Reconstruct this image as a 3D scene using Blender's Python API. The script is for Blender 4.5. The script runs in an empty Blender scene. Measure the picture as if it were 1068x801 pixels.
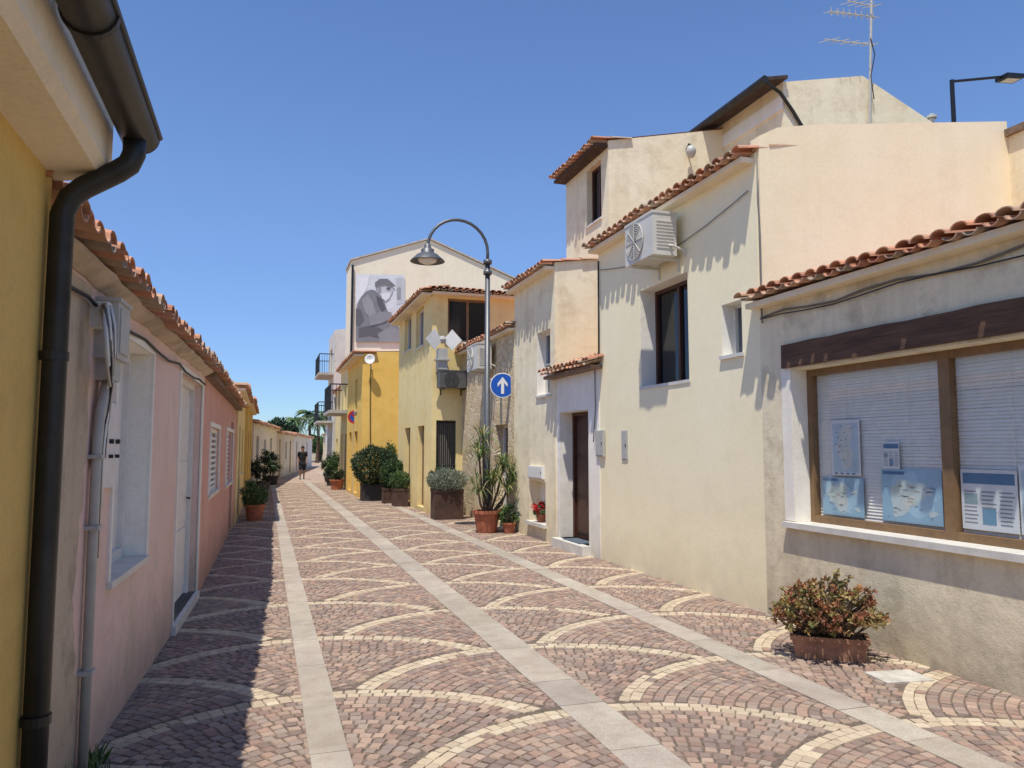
import bpy, math, random
from mathutils import Vector
random.seed(7)
R = random.random
def U(a, b): return a + (b - a) * random.random()
SC = bpy.context.scene; COL = SC.collection
# ---------------------------------------------------------------- camera
F0 = 800.0; CAM = Vector((0, 0, 1.6)); PSI = math.atan(.32); TH = math.atan(67.5 / 800)
Fv = Vector((math.sin(PSI) * math.cos(TH), math.cos(PSI) * math.cos(TH), math.sin(TH)))
Rv = Vector((math.cos(PSI), -math.sin(PSI), 0)); Uv = Rv.cross(Fv)
def ray(u, v): return Fv + Rv * ((u - 534) / F0) + Uv * ((400.5 - v) / F0)
def P(u, v, X=None, Y=None, Z=None):
    d = ray(u, v)
    t = (X - CAM.x) / d.x if X is not None else (Y - CAM.y) / d.y if Y is not None else (Z - CAM.z) / d.z
    return CAM + d * t
cd = bpy.data.cameras.new('camera'); co = bpy.data.objects.new('camera', cd); COL.objects.link(co)
co.location = CAM; cd.lens = 36 * F0 / 1068; cd.sensor_width = 36; cd.clip_end = 5000; cd.clip_start = .05
co.rotation_euler = Fv.to_track_quat('-Z', 'Y').to_euler(); SC.camera = co
# ---------------------------------------------------------------- light
LD = Vector((.24, .28, -1)).normalized()
sl = bpy.data.lights.new('sun', 'SUN'); sl.energy = 5.0; sl.angle = math.radians(.53); sl.color = (1, .95, .86)
so = bpy.data.objects.new('sun', sl); COL.objects.link(so); so.rotation_euler = LD.to_track_quat('-Z', 'Y').to_euler()
w = bpy.data.worlds.new('World'); SC.world = w; w.use_nodes = True
nt = w.node_tree; bg = nt.nodes['Background']; sk = nt.nodes.new('ShaderNodeTexSky'); sk.sky_type = 'NISHITA'; sk.sun_disc = False
sk.sun_elevation = math.asin(-LD.z); sk.sun_rotation = math.radians(220); sk.air_density = 1.0; sk.dust_density = .05; sk.ozone_density = 3.0; sk.altitude = 300
hs_ = nt.nodes.new('ShaderNodeHueSaturation'); hs_.inputs['Saturation'].default_value = 1.12; hs_.inputs['Hue'].default_value = .508; hs_.inputs['Value'].default_value = 1.12
gg = nt.nodes.new('ShaderNodeTexCoord'); gs = nt.nodes.new('ShaderNodeSeparateXYZ'); gr_ = nt.nodes.new('ShaderNodeMapRange'); gr_.interpolation_type = 'SMOOTHSTEP'
gr_.inputs[1].default_value = -.05; gr_.inputs[2].default_value = .38; gm = nt.nodes.new('ShaderNodeMixRGB'); gm.inputs[1].default_value = (.42, .56, .80, 1); gm.inputs[2].default_value = (1, 1, 1, 1); mm = nt.nodes.new('ShaderNodeMixRGB'); mm.blend_type = 'MULTIPLY'; mm.inputs[0].default_value = 1
nt.links.new(gg.outputs['Generated'], gs.inputs[0]); nt.links.new(gs.outputs[2], gr_.inputs[0]); nt.links.new(gr_.outputs[0], gm.inputs[0]); nt.links.new(hs_.outputs[0], mm.inputs[1]); nt.links.new(gm.outputs[0], mm.inputs[2])
nt.links.new(sk.outputs[0], hs_.inputs['Color']); nt.links.new(mm.outputs[0], bg.inputs[0]); bg.inputs[1].default_value = .15
SC.view_settings.view_transform = 'Standard'; SC.view_settings.look = 'None'; SC.view_settings.exposure = 0
# ---------------------------------------------------------------- materials
def lin(c):
    c /= 255.0
    return c / 12.92 if c <= .04045 else ((c + .055) / 1.055) ** 2.4
def C(r, g, b): return (lin(r), lin(g), lin(b), 1)
class M:
    def __init__(s, name):
        s.m = bpy.data.materials.new(name); s.m.use_nodes = True; s.t = s.m.node_tree
        s.b = s.t.nodes['Principled BSDF']; s.o = s.t.nodes['Material Output']
    def n(s, k, **kw):
        x = s.t.nodes.new('ShaderNode' + k)
        for a, b in kw.items(): setattr(x, a, b)
        return x
    def l(s, a, b): s.t.links.new(a, b)
    def pos(s, sc=(1, 1, 1)):
        g = s.n('NewGeometry'); m = s.n('Mapping'); m.inputs['Scale'].default_value = sc
        s.l(g.outputs['Position'], m.inputs[0]); return m.outputs[0]
    def noise(s, scale, detail=4, rough=.6, vec=None, lo=.3, hi=.7):
        x = s.n('TexNoise'); x.inputs['Scale'].default_value = scale; x.inputs['Detail'].default_value = detail; x.inputs['Roughness'].default_value = rough
        s.l(vec if vec else s.pos(), x.inputs['Vector'])
        r = s.n('MapRange'); r.inputs[1].default_value = lo; r.inputs[2].default_value = hi; s.l(x.outputs[0], r.inputs[0]); return r.outputs[0]
    def mix(s, f, a, b, mode='MIX'):
        x = s.n('MixRGB', blend_type=mode)
        for i, q in enumerate((f, a, b)):
            if isinstance(q, (float, int)): x.inputs[i].default_value = q
            elif isinstance(q, tuple): x.inputs[i].default_value = q
            else: s.l(q, x.inputs[i])
        return x.outputs[0]
    def math(s, op, a, b=0.0):
        x = s.n('Math', operation=op)
        for i, q in enumerate((a, b)):
            if isinstance(q, (float, int)): x.inputs[i].default_value = q
            else: s.l(q, x.inputs[i])
        return x.outputs[0]
    def bump(s, h, st=.3, d=.02):
        x = s.n('Bump'); x.inputs['Strength'].default_value = st; x.inputs['Distance'].default_value = d
        s.l(h, x.inputs['Height']); s.l(x.outputs[0], s.b.inputs['Normal'])
    def col(s, c): s.l(c, s.b.inputs['Base Color'])
def stucco(name, c1, c2, stain=None, bump=.18, dirt=.5, rough=.92, sc=1.0, blotch=.35):
    m = M(name)
    a = m.mix(m.noise(.9 * sc, 6, .65), C(*c1), C(*c2))
    st = C(*(stain or tuple(int(q * .72) for q in c2)))
    a = m.mix(m.math('MULTIPLY', m.noise(2.6 * sc, 8, .72, lo=.5, hi=.68), blotch), a, st)
    a = m.mix(m.math('MULTIPLY', m.noise(1.0, 5, .6, vec=m.pos((3.2, 3.2, .22)), lo=.5, hi=.75), blotch * .8), a, st)
    a = m.mix(m.math('MULTIPLY', m.noise(60, 3, .7, lo=.45, hi=.75), .12), a, (.1, .09, .08, 1))
    g = m.n('NewGeometry'); sp = m.n('SeparateXYZ'); m.l(g.outputs['Position'], sp.inputs[0])
    zz = m.math('ADD', sp.outputs[2], m.math('MULTIPLY', m.noise(4, 4, .7), -.35))
    r = m.n('MapRange'); r.inputs[1].default_value = -.3; r.inputs[2].default_value = .45; r.inputs[3].default_value = dirt; r.inputs[4].default_value = 0; m.l(zz, r.inputs[0])
    a = m.mix(r.outputs[0], a, C(128, 116, 100))
    m.col(a); m.b.inputs['Roughness'].default_value = rough; m.b.inputs['Specular IOR Level'].default_value = .2
    h = m.math('ADD', m.math('MULTIPLY', m.noise(3, 5, .6, lo=0, hi=1), 1.8), m.math('MULTIPLY', m.noise(80, 4, .7, lo=0, hi=1), .3))
    m.bump(h, bump, .03); return m.m
def plain(name, c, rough=.6, metal=0, var=.15, bump=0, sc=12):
    m = M(name); c = C(*c)
    m.col(m.mix(m.math('MULTIPLY', m.noise(sc, 5, .65), 1.0), c, tuple(q * (1 - var * 1.6) for q in c[:3]) + (1,)))
    m.b.inputs['Roughness'].default_value = rough; m.b.inputs['Metallic'].default_value = metal
    if bump: m.bump(m.noise(sc * 4, 4, .6, lo=0, hi=1), bump, .01)
    return m.m
def timber(name, c, c2):
    m = M(name); a = m.mix(m.noise(1, 6, .7, vec=m.pos((14, 2.2, 22))), C(*c), C(*c2)); a = m.mix(m.math('MULTIPLY', m.noise(1, 4, .7, vec=m.pos((30, 1.5, 60)), lo=.55, hi=.7), .6), a, (.02, .015, .01, 1))
    m.col(a); m.b.inputs['Roughness'].default_value = .85; m.bump(m.noise(1, 5, .7, vec=m.pos((30, 2, 60)), lo=0, hi=1), .5, .015); return m.m
def vcol(name, rough=.8, var=.3, sc=25, bump=.3, trans=0, patch=None):
    m = M(name); a = m.n('VertexColor'); a.layer_name = 'Col'; c = a.outputs[0]
    if patch: c = m.mix(m.math('MULTIPLY', m.noise(patch[0], 6, .7), patch[1]), c, C(*patch[2]))
    m.col(m.mix(m.math('MULTIPLY', m.noise(sc, 5, .7), var), c, (.05, .045, .04, 1)))
    m.b.inputs['Roughness'].default_value = rough
    if bump: m.bump(m.noise(sc * 2.5, 4, .6, lo=0, hi=1), bump, .01)
    if trans:
        t = m.n('BsdfTranslucent'); m.l(a.outputs[0], t.inputs[0]); x = m.n('MixShader'); x.inputs[0].default_value = trans
        m.l(m.b.outputs[0], x.inputs[1]); m.l(t.outputs[0], x.inputs[2]); m.l(x.outputs[0], m.o.inputs[0])
    return m.m
def glass_dark(name, c=(28, 32, 36)):
    m = M(name); m.col(m.mix(m.noise(1.2), C(*c), C(*[q // 2 for q in c]))); m.b.inputs['Roughness'].default_value = .07; return m.m
def glass_clear():
    m = M('clear glass'); t = m.n('BsdfTransparent'); t.inputs[0].default_value = (.96, .97, .97, 1); g = m.n('BsdfGlossy'); g.inputs['Roughness'].default_value = .03
    x = m.n('MixShader'); x.inputs[0].default_value = .06; m.l(t.outputs[0], x.inputs[1]); m.l(g.outputs[0], x.inputs[2]); m.l(x.outputs[0], m.o.inputs[0]); return m.m
def stone_wall():
    m = M('rubble stone'); v = m.n('TexVoronoi'); v.feature = 'DISTANCE_TO_EDGE'; v.inputs['Scale'].default_value = 4.2
    v2 = m.n('TexVoronoi'); v2.inputs['Scale'].default_value = 4.2; p = m.pos((1, 1, 1.5)); m.l(p, v.inputs['Vector']); m.l(p, v2.inputs['Vector'])
    sx = m.n('SeparateXYZ'); m.l(v2.outputs['Color'], sx.inputs[0])
    a = m.mix(sx.outputs[0], C(212, 186, 144), C(238, 222, 188)); a = m.mix(m.math('MULTIPLY', m.noise(14, 5), .45), a, C(166, 138, 104))
    r = m.n('MapRange'); r.inputs[1].default_value = 0; r.inputs[2].default_value = .06; m.l(v.outputs[0], r.inputs[0])
    a = m.mix(r.outputs[0], C(210, 194, 164), a); m.col(a); m.b.inputs['Roughness'].default_value = .95
    m.bump(m.math('ADD', r.outputs[0], m.noise(20, 4, .6, lo=0, hi=1)), .6, .04); return m.m
m_cream = stucco('cream plaster', (252, 241, 206), (249, 236, 197), (230, 214, 174), .08, .25, blotch=.2)
m_rough = stucco('grey beige rough plaster', (242, 230, 200), (228, 214, 182), (178, 164, 136), .35, .6, blotch=.6)
m_side = stucco('pale cream plaster', (252, 238, 204), (249, 232, 192), (232, 212, 170), .08, .2, blotch=.3)
m_side2 = stucco('pale weathered plaster', (248, 237, 206), (240, 225, 188), (198, 178, 140), .25, .35, blotch=.5)
m_white = stucco('white plaster', (248, 244, 232), (242, 235, 220), (212, 202, 180), .15, .4, blotch=.35)
m_warm = stucco('warm white plaster', (250, 240, 214), (244, 232, 202), (216, 202, 172), .1, .2, blotch=.3)
m_yel = stucco('ochre yellow plaster', (228, 194, 116), (218, 182, 100), (188, 152, 86), .18, .4, blotch=.45)
m_yel2 = stucco('pale yellow plaster', (246, 226, 168), (240, 216, 150), (208, 178, 116), .15, .4, blotch=.35)
m_org = stucco('orange yellow plaster', (250, 212, 122), (244, 200, 104), (214, 168, 84), .15, .3, blotch=.3)
m_pink = stucco('faded pink plaster', (238, 210, 196), (230, 194, 180), (214, 194, 170), .4, .6, blotch=.9)
m_pink2 = stucco('salmon plaster', (226, 178, 160), (216, 162, 144), (196, 152, 134), .3, .5, blotch=.6)
m_patch = stucco('exposed tan render', (216, 198, 172), (196, 176, 150), (154, 138, 118), .6, .6, blotch=.8)
m_cornice = stucco('cornice cream', (246, 232, 204), (240, 224, 194), None, .08, 0, blotch=.2)
m_grey = stucco('grey far plaster', (224, 220, 210), (210, 206, 196), None, .2, .3)
m_stone = stone_wall()
m_tile = vcol('terracotta tiles', .9, .3, 14, .4, patch=(5, .45, (180, 162, 136)))
m_sett = vcol('stone setts', .78, .22, 40, .3, patch=(1.1, .3, (170, 150, 132)))
m_leaf = vcol('leaves', .5, .2, 30, 0, .25)
m_paint = vcol('printed paper', .55, .2, 3, 0)
m_dkmetal = plain('dark painted metal', (52, 52, 54), .42, .6, .2)
m_acdk = plain('dark grey casing', (104, 102, 98), .5, .1, .2)  # the dark unit's own grey casing colour
m_gutter = plain('dark grey gutter metal', (64, 63, 60), .45, .5, .3, sc=6)
m_lamp = plain('grey lamp metal', (104, 106, 108), .45, .5, .15)
m_wmetal = plain('white enamel', (232, 232, 226), .4, 0, .08)
m_acw = plain('aged white casing', (214, 210, 198), .45, 0, .1, 0, 5)
m_gplas = plain('grey plastic', (188, 186, 178), .5, 0, .12)
m_dplas = plain('dark plastic', (34, 34, 36), .5, 0, .1)
m_cable = plain('grey cable', (120, 116, 108), .6)
m_bcable = plain('black cable', (38, 36, 36), .6)
m_beam = timber('old brown timber', (112, 82, 62), (72, 50, 38))
m_fasc = plain('dark eave board', (84, 64, 50), .8, 0, .4, .4, 9)
m_brown = plain('brown window wood', (138, 108, 74), .55, 0, .2, .15, 10)
m_door = plain('dark brown door wood', (84, 50, 36), .5, 0, .25, .1, 14)
m_wood = plain('weathered rafters', (150, 124, 100), .85, 0, .4, .4, 14)
m_wpaint = plain('white paint', (230, 226, 218), .55, 0, .1)
m_louv = plain('white louvre paint', (238, 234, 226), .55, 0, .1); m_lback = plain('grey shutter backing', (120, 112, 104), .7, 0, .1)
m_marble = plain('pale marble', (222, 218, 208), .5, 0, .15, .1, 5)
m_glass = glass_dark('dark window glass'); m_glass2 = glass_dark('grey window glass', (104, 112, 118)); m_clear = glass_clear()
m_terra = plain('terracotta pot clay', (186, 112, 80), .8, 0, .3, .2, 9)
m_rust = plain('pale terracotta trough', (184, 136, 108), .8, 0, .3, .3, 9)
m_char = plain('charcoal planter', (62, 58, 58), .7, 0, .3, .2, 9)
m_corten = plain('dark rusty planter', (92, 66, 54), .8, 0, .4, .3, 5)
m_soil = plain('soil', (64, 48, 36), .95, 0, .4, .6, 20)
m_bark = plain('bark', (112, 94, 74), .9, 0, .4, .6, 20)
m_conc = plain('concrete', (206, 200, 188), .85, 0, .25, .3, 8)
m_blue = plain('blue sign enamel', (22, 84, 178), .35, 0, .04)
m_red = plain('red sign enamel', (190, 34, 34), .35, 0, .04)
m_blind = plain('pale blind slats', (240, 238, 228), .5, 0, .08)
m_skin = plain('skin', (150, 106, 82), .6, 0, .06); m_cloth = plain('black cotton', (26, 26, 30), .9, 0, .1); m_short = plain('navy shorts', (32, 36, 46), .9, 0, .1)
m_mat = plain('grey blue door mat', (92, 104, 116), .95, 0, .3)
def granite():
    m = M('granite strip'); a = m.mix(m.noise(1.3, 3), C(190, 180, 164), C(166, 156, 142))
    a = m.mix(m.math('MULTIPLY', m.noise(160, 2, .8, lo=.48, hi=.58), .4), a, C(100, 94, 88)); a = m.mix(m.math('MULTIPLY', m.noise(6, 6, .7, lo=.45, hi=.72), .55), a, C(140, 122, 104))
    at = m.n('VertexColor'); at.layer_name = 'Col'; a = m.mix(1.0, a, at.outputs[0], 'MULTIPLY')
    m.col(a); m.b.inputs['Roughness'].default_value = .75; m.bump(m.noise(90, 3, .6, lo=0, hi=1), .25, .006); return m.m
m_gran = granite()
m_mort = plain('paving mortar', (128, 112, 98), .95, 0, .4, .5, 30)
def farroad():
    m = M('far setts'); v = m.n('TexVoronoi'); v.inputs['Scale'].default_value = 9; m.l(m.pos(), v.inputs['Vector']); s = m.n('SeparateXYZ'); m.l(v.outputs['Color'], s.inputs[0])
    m.col(m.mix(s.outputs[0], C(176, 154, 136), C(146, 126, 112))); m.b.inputs['Roughness'].default_value = .8; return m.m
m_far = farroad(); m_earth = plain('dry ground', (170, 152, 122), .95, 0, .3, .3, 2)
# ---------------------------------------------------------------- mesh builder
ORG = {}
class Edge:
    def __init__(s, A, B):
        s.A = Vector((A[0], A[1])); B = Vector((B[0], B[1])); s.L = (B - s.A).length; s.d = (B - s.A) / s.L; s.n = Vector((s.d.y, -s.d.x))
    def pt(s, a, z, o=0):
        q = s.A + s.d * a + s.n * o; return Vector((q.x, q.y, z))
    def px(s, u, v, o=0):
        d = ray(u, v); n = Vector((s.n.x, s.n.y, 0)); A = s.pt(0, 0, o); t = (A - CAM).dot(n) / d.dot(n); p = CAM + d * t
        return (Vector((p.x, p.y)) - s.A).dot(s.d), p.z
    def box(s, u0, v0, u1, v1, o=0):
        um, vm = (u0 + u1) / 2, (v0 + v1) / 2; a, b = s.px(u0, vm, o)[0], s.px(u1, vm, o)[0]
        return (min(a, b), max(a, b), s.px(um, v1, o)[1], s.px(um, v0, o)[1])
class MB:
    def __init__(s): s.v = []; s.f = []; s.c = []; s.cur = (1, 1, 1, 1)
    def add(s, vs, fs):
        k = len(s.v); s.v += [tuple(v) for v in vs]; s.c += [s.cur] * len(vs); s.f += [tuple(i + k for i in f) for f in fs]
    def poly(s, vs): s.add(vs, [tuple(range(len(vs)))])
    def par(s, o, a, b, c):
        o = Vector(o); vs = [o, o + a, o + a + b, o + b, o + c, o + a + c, o + a + b + c, o + b + c]
        s.add(vs, [(3, 2, 1, 0), (4, 5, 6, 7), (0, 1, 5, 4), (1, 2, 6, 5), (2, 3, 7, 6), (3, 0, 4, 7)])
    def bx(s, x0, y0, z0, x1, y1, z1): s.par((x0, y0, z0), Vector((x1 - x0, 0, 0)), Vector((0, y1 - y0, 0)), Vector((0, 0, z1 - z0)))
    def eb(s, E, a0, a1, z0, z1, o0, o1):
        s.par(E.pt(a0, z0, o0), E.pt(a1, z0, o0) - E.pt(a0, z0, o0), E.pt(a0, z0, o1) - E.pt(a0, z0, o0), Vector((0, 0, z1 - z0)))
    def tube(s, pts, r, n=8):
        pts = [Vector(p) for p in pts]; rs = r if isinstance(r, list) else [r] * len(pts); k = len(s.v); vs = []; fs = []; px = None
        for i, p in enumerate(pts):
            t = (pts[min(i + 1, len(pts) - 1)] - pts[max(i - 1, 0)]).normalized()
            if px is None: px = t.orthogonal().normalized()
            px = (px - t * px.dot(t)).normalized(); py = t.cross(px)
            for j in range(n):
                a = 2 * math.pi * j / n; vs.append(p + (px * math.cos(a) + py * math.sin(a)) * rs[i])
        for i in range(len(pts) - 1):
            for j in range(n): fs.append((i * n + j, i * n + (j + 1) % n, (i + 1) * n + (j + 1) % n, (i + 1) * n + j))
        fs.append(tuple(range(n - 1, -1, -1))); fs.append(tuple((len(pts) - 1) * n + j for j in range(n))); s.add(vs, fs)
    def lathe(s, c, prof, n=24, axis=None):
        c = Vector(c); ax = Vector(axis).normalized() if axis else Vector((0, 0, 1)); px = ax.orthogonal().normalized(); py = ax.cross(px); vs = []; fs = []
        for (r, z) in prof:
            for j in range(n):
                a = 2 * math.pi * j / n; vs.append(c + ax * z + (px * math.cos(a) + py * math.sin(a)) * r)
        for i in range(len(prof) - 1):
            for j in range(n): fs.append((i * n + j, i * n + (j + 1) % n, (i + 1) * n + (j + 1) % n, (i + 1) * n + j))
        s.add(vs, fs)
    def build(s, name, mat, parent=None, smooth=False, origin=None):
        og = ORG[parent.name] if parent else (Vector(origin) if origin else Vector((0, 0, 0)))
        me = bpy.data.meshes.new(name); me.from_pydata([(v[0] - og.x, v[1] - og.y, v[2] - og.z) for v in s.v], [], s.f); me.materials.append(mat)
        ca = me.color_attributes.new('Col', 'FLOAT_COLOR', 'POINT'); flat = [q for c in s.c for q in c]; ca.data.foreach_set('color', flat)
        if smooth: me.polygons.foreach_set('use_smooth', [True] * len(me.polygons))
        me.update(); o = bpy.data.objects.new(name, me); COL.objects.link(o)
        if parent: o.parent = parent
        else: o.location = og
        ORG[o.name] = og; return o
def thing(name, label, cat, loc, group=None):
    o = bpy.data.objects.new(name, None); COL.objects.link(o); o.location = loc; o.empty_display_size = .1; ORG[o.name] = Vector(loc); o['label'] = label; o['category'] = cat
    if group: o['group'] = group
    return o
def tag(o, label, cat, group=None):
    o['label'] = label; o['category'] = cat
    if group: o['group'] = group
    return o
def struct(o): o['kind'] = 'structure'; return o
# ---------------------------------------------------------------- paving
STR = [(.36, .20), (1.93, .30), (3.5, .24)]
def paving():
    mb = MB(); Wd = 1.56; Rr = 1.52
    pal = [C(164, 138, 120), C(152, 128, 114), C(172, 146, 126), C(140, 120, 110), C(178, 152, 132), C(154, 136, 124), C(132, 112, 102), C(166, 134, 116), C(158, 140, 124), C(146, 118, 104)]
    cre = [C(206, 188, 158), C(210, 194, 166), C(198, 180, 152), C(190, 172, 144), C(204, 186, 156)]
    for j in range(-2, 3):
        c = 1.93 + Wd * j; A = -.56 + (5.12 if j % 2 == 0 else 5.9) % 1.56
        while A < 40:
            rows = [(Rr - .034, .066, 1), (Rr - .101, .066, 1)]; r = Rr - .136 - .036
            while r > .05: rows.append((r, .068, 0)); r -= .072
            cy = A - Rr
            for r, h, kind in rows:
                stp = (.074 if not kind else .084); n = max(3, int(math.pi * r / stp)); ph = R() * stp / r
                for i in range(n):
                    a = -math.pi / 2 + math.pi * i / n + ph; x = c + r * math.sin(a); y = cy + r * math.cos(a)
                    if x < -1.0 or x > 4.85 or y < 1.2 or y > 37.6: continue
                    if y > 18.7 and x > 3.95: continue
                    ok = True
                    for sx_, dy_ in ((-Wd, .78), (Wd, .78), (0, 1.56)):
                        dx = x - (c + sx_); dy = y - (cy - dy_)
                        if dx * dx + dy * dy < (Rr + .026) ** 2 : ok = False
                    if not ok: continue
                    gp = .0035 if not kind else .0015
                    ta = Vector((math.cos(a), -math.sin(a))); no = Vector((math.sin(a), math.cos(a))); lw = stp * .5 - gp + U(-.004, .002); hh = h * .5 + U(-.003, .001) + (.001 if kind else 0)
                    z = U(-.0015, .0018); kd = kind
                    if kd and R() < .04: kd = 0
                    col = random.choice(cre if kd else pal); k = U(.84, 1.12) if not kd else U(.92, 1.07); mb.cur = (col[0] * k, col[1] * k, col[2] * k, 1)
                    tl = U(-.0015, .0015); vs = []; s1_ = .88 if not kd else .93
                    for lv, sc2, zz in ((0, s1_, z), (1, 1.0, -.009)):
                        for (p, q) in ((-1, -1), (1, -1), (1, 1), (-1, 1)):
                            w2 = Vector((x, y)) + ta * (lw * p * sc2 + U(-.003, .003)) + no * (hh * q * sc2 + U(-.0025, .0025)); vs.append((w2.x, w2.y, zz + (tl * p if lv == 0 else 0)))
                    mb.add(vs, [(0, 1, 2, 3), (0, 4, 5, 1), (1, 5, 6, 2), (2, 6, 7, 3), (3, 7, 4, 0)])
            A += 1.56
    struct(mb.build('paving', m_sett))
    g = MB(); g.poly([(-1500, -200, -.03), (1500, -200, -.03), (1500, 3000, -.03), (-1500, 3000, -.03)]); struct(g.build('ground', m_earth))
    g = MB(); g.poly([(-1.2, -3, -.0065), (5.2, -3, -.0065), (5.2, 37.5, -.0065), (-1.2, 37.5, -.0065)]); struct(g.build('road_bed', m_mort))
    g = MB(); g.poly([(-2, 37.4, -.002), (9, 37.4, -.002), (14, 110, -.002), (-2, 110, -.002)]); struct(g.build('road', m_far))
    for x, wd in STR:
        s = MB(); y = 1.0
        while y < 60:
            L = U(.5, .95); k = U(.88, 1.06); s.cur = (k, k * U(.98, 1.0), k * U(.95, 1.0), 1); s.par((x - wd / 2 + U(-.003, .003), y, -.012), Vector((wd, 0, 0)), Vector((0, L - .006, 0)), Vector((0, 0, .0165 + U(-.001, .0015)))); y += L
        struct(s.build('paving_strip', m_gran))
paving()
# ---------------------------------------------------------------- houses
def rect(x0, y0, x1, y1): return [(x0, y0), (x1, y0), (x1, y1), (x0, y1)]
def house(label, pts, tops, mat, ops=None, cat='house', z0=-.02, name='house', roofcap=True):
    ops = ops or {}; n = len(pts); cx = sum(p[0] for p in pts) / n; cy = sum(p[1] for p in pts) / n
    root = thing(name, label, cat, (cx, cy, 0)); mb = MB()
    for i in range(n):
        E = Edge(pts[i], pts[(i + 1) % n]); ta, tb = tops[i], tops[(i + 1) % n]; top = lambda s: ta + (tb - ta) * s / E.L
        oo = ops.get(i, []); ss = sorted({0.0, E.L} | {o[0] for o in oo} | {o[1] for o in oo}); zs = sorted({z0} | {o[2] for o in oo} | {o[3] for o in oo}) + [None]
        for a, b in zip(ss, ss[1:]):
            for za, zb in zip(zs, zs[1:]):
                mid = (za + (zb if zb is not None else za + .01)) / 2
                if any(o[0] < (a + b) / 2 < o[1] and o[2] < mid < o[3] for o in oo): continue
                z1a, z1b = (top(a), top(b)) if zb is None else (zb, zb)
                mb.poly([E.pt(a, za), E.pt(b, za), E.pt(b, z1b), E.pt(a, z1a)])
        for o in oo:
            a, b, za, zb, dp = o[:5]; q = [E.pt(a, za), E.pt(b, za), E.pt(b, zb), E.pt(a, zb)]; w2 = [E.pt(a, za, -dp), E.pt(b, za, -dp), E.pt(b, zb, -dp), E.pt(a, zb, -dp)]
            for k in range(4): mb.poly([q[k], q[(k + 1) % 4], w2[(k + 1) % 4], w2[k]])
    mb.poly([(p[0], p[1], t) for p, t in zip(pts, tops)])
    mb.build('wall', mat, root); return root
TP = [C(216, 148, 110), C(206, 134, 98), C(222, 162, 126), C(198, 136, 106), C(186, 148, 120), C(212, 166, 134), C(190, 118, 86), C(178, 154, 130)]
def tiles(mb, E, a0, a1, z, over, slope, courses=3, pitch=.17, r=.074, seg=7):
    n = int(round((a1 - a0) / pitch)); pitch = (a1 - a0) / n; wv = U(0, 6)
    for i in range(n + 1):
        for kind in (0, 1):
            if kind == 0 and i == n: continue
            s = a0 + pitch * (i + (.5 if kind == 0 else 0)); wob = .012 * math.sin(s * 1.7 + wv) + U(-.006, .006)
            for k in range(courses):
                L = .42; st = over - k * .36 + (U(-.025, .02) if k == 0 else U(-.01, .01)) + (.0 if kind else .02); zz = z + wob + (over - st) * slope + (.03 if kind else .008)
                col = random.choice(TP); q = U(.8, 1.12); mb.cur = (col[0] * q, col[1] * q, col[2] * q, 1)
                vs = []; r0, r1 = (r, r * .84) if kind else (r * .84, r); lat = U(-.008, .008)
                for (oo, rr, dz) in ((st, r0, .01), (st - L, r1, L * slope - .004)):
                    for th in (0, .012):
                        for j in range(seg + 1):
                            a = math.pi * j / seg; sg = 1 if kind else -1
                            p = E.pt(s + lat + (rr - th) * math.cos(a), zz + dz + sg * (rr - th) * math.sin(a) * .64, oo); vs.append(p)
                m = seg + 1; fs = []
                for j in range(seg):
                    fs += [(j, j + 1, 2 * m + j + 1, 2 * m + j), (m + j, 3 * m + j, 3 * m + j + 1, m + j + 1), (j, m + j, m + j + 1, j + 1)]
                fs += [(0, 2 * m, 3 * m, m), (seg, m + seg, 3 * m + seg, 2 * m + seg)]; mb.add(vs, fs)
def tileroof(root, E, z, over, slope, pts=None, tops=None, a0=None, a1=None, courses=3, eave=m_cornice, et=.05, pitch=.17, r=.074):
    a0 = -.04 if a0 is None else a0; a1 = E.L + .04 if a1 is None else a1
    mb = MB(); tiles(mb, E, a0, a1, z, over, slope, courses, pitch, r)
    if pts: mb.cur = C(196, 130, 100); mb.poly([(p[0], p[1], t + .02) for p, t in zip(pts, tops)])
    mb.build('roof', m_tile, root)
    if eave:
        e = MB(); e.eb(E, a0, a1, z - et - .03, z - .03 + .002, -.02, over - .07); e.build('eave', eave, root)
def window(root, E, op, fm, pm, w=.05, vs=(), hs=(), sill=None, fd=.05, so=.05, name='window', label=None):
    a, b, z0, z1, dp = op[:5]; g = MB(); o0, o1 = -dp - .01, -dp + fd
    g.eb(E, a - .01, a + w, z0 - .01, z1 + .01, o0, o1); g.eb(E, b - w, b + .01, z0 - .01, z1 + .01, o0, o1); g.eb(E, a + w, b - w, z0 - .01, z0 + w, o0, o1 - .002); g.eb(E, a + w, b - w, z1 - w, z1 + .01, o0, o1 - .002)
    for q in vs: s = a + (b - a) * q; g.eb(E, s - w * .55, s + w * .55, z0 + w, z1 - w, o0, o1 - .004)
    for q in hs: s = z0 + (z1 - z0) * q; g.eb(E, a + w, b - w, s - w * .3, s + w * .3, o0, o1 - .008)
    f = g.build(name, fm, root)
    if label: f['label'] = label
    p = MB(); p.eb(E, a + .005, b - .005, z0 + .005, z1 - .005, -dp - .006, -dp + .012); p.build('pane', pm, f)
    if sill:
        q = MB(); q.eb(E, a - .03, b + .03, z0 - .035, z0 + .003, -dp + .02, so * .6); q.build('sill', sill, f)
    return f
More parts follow.
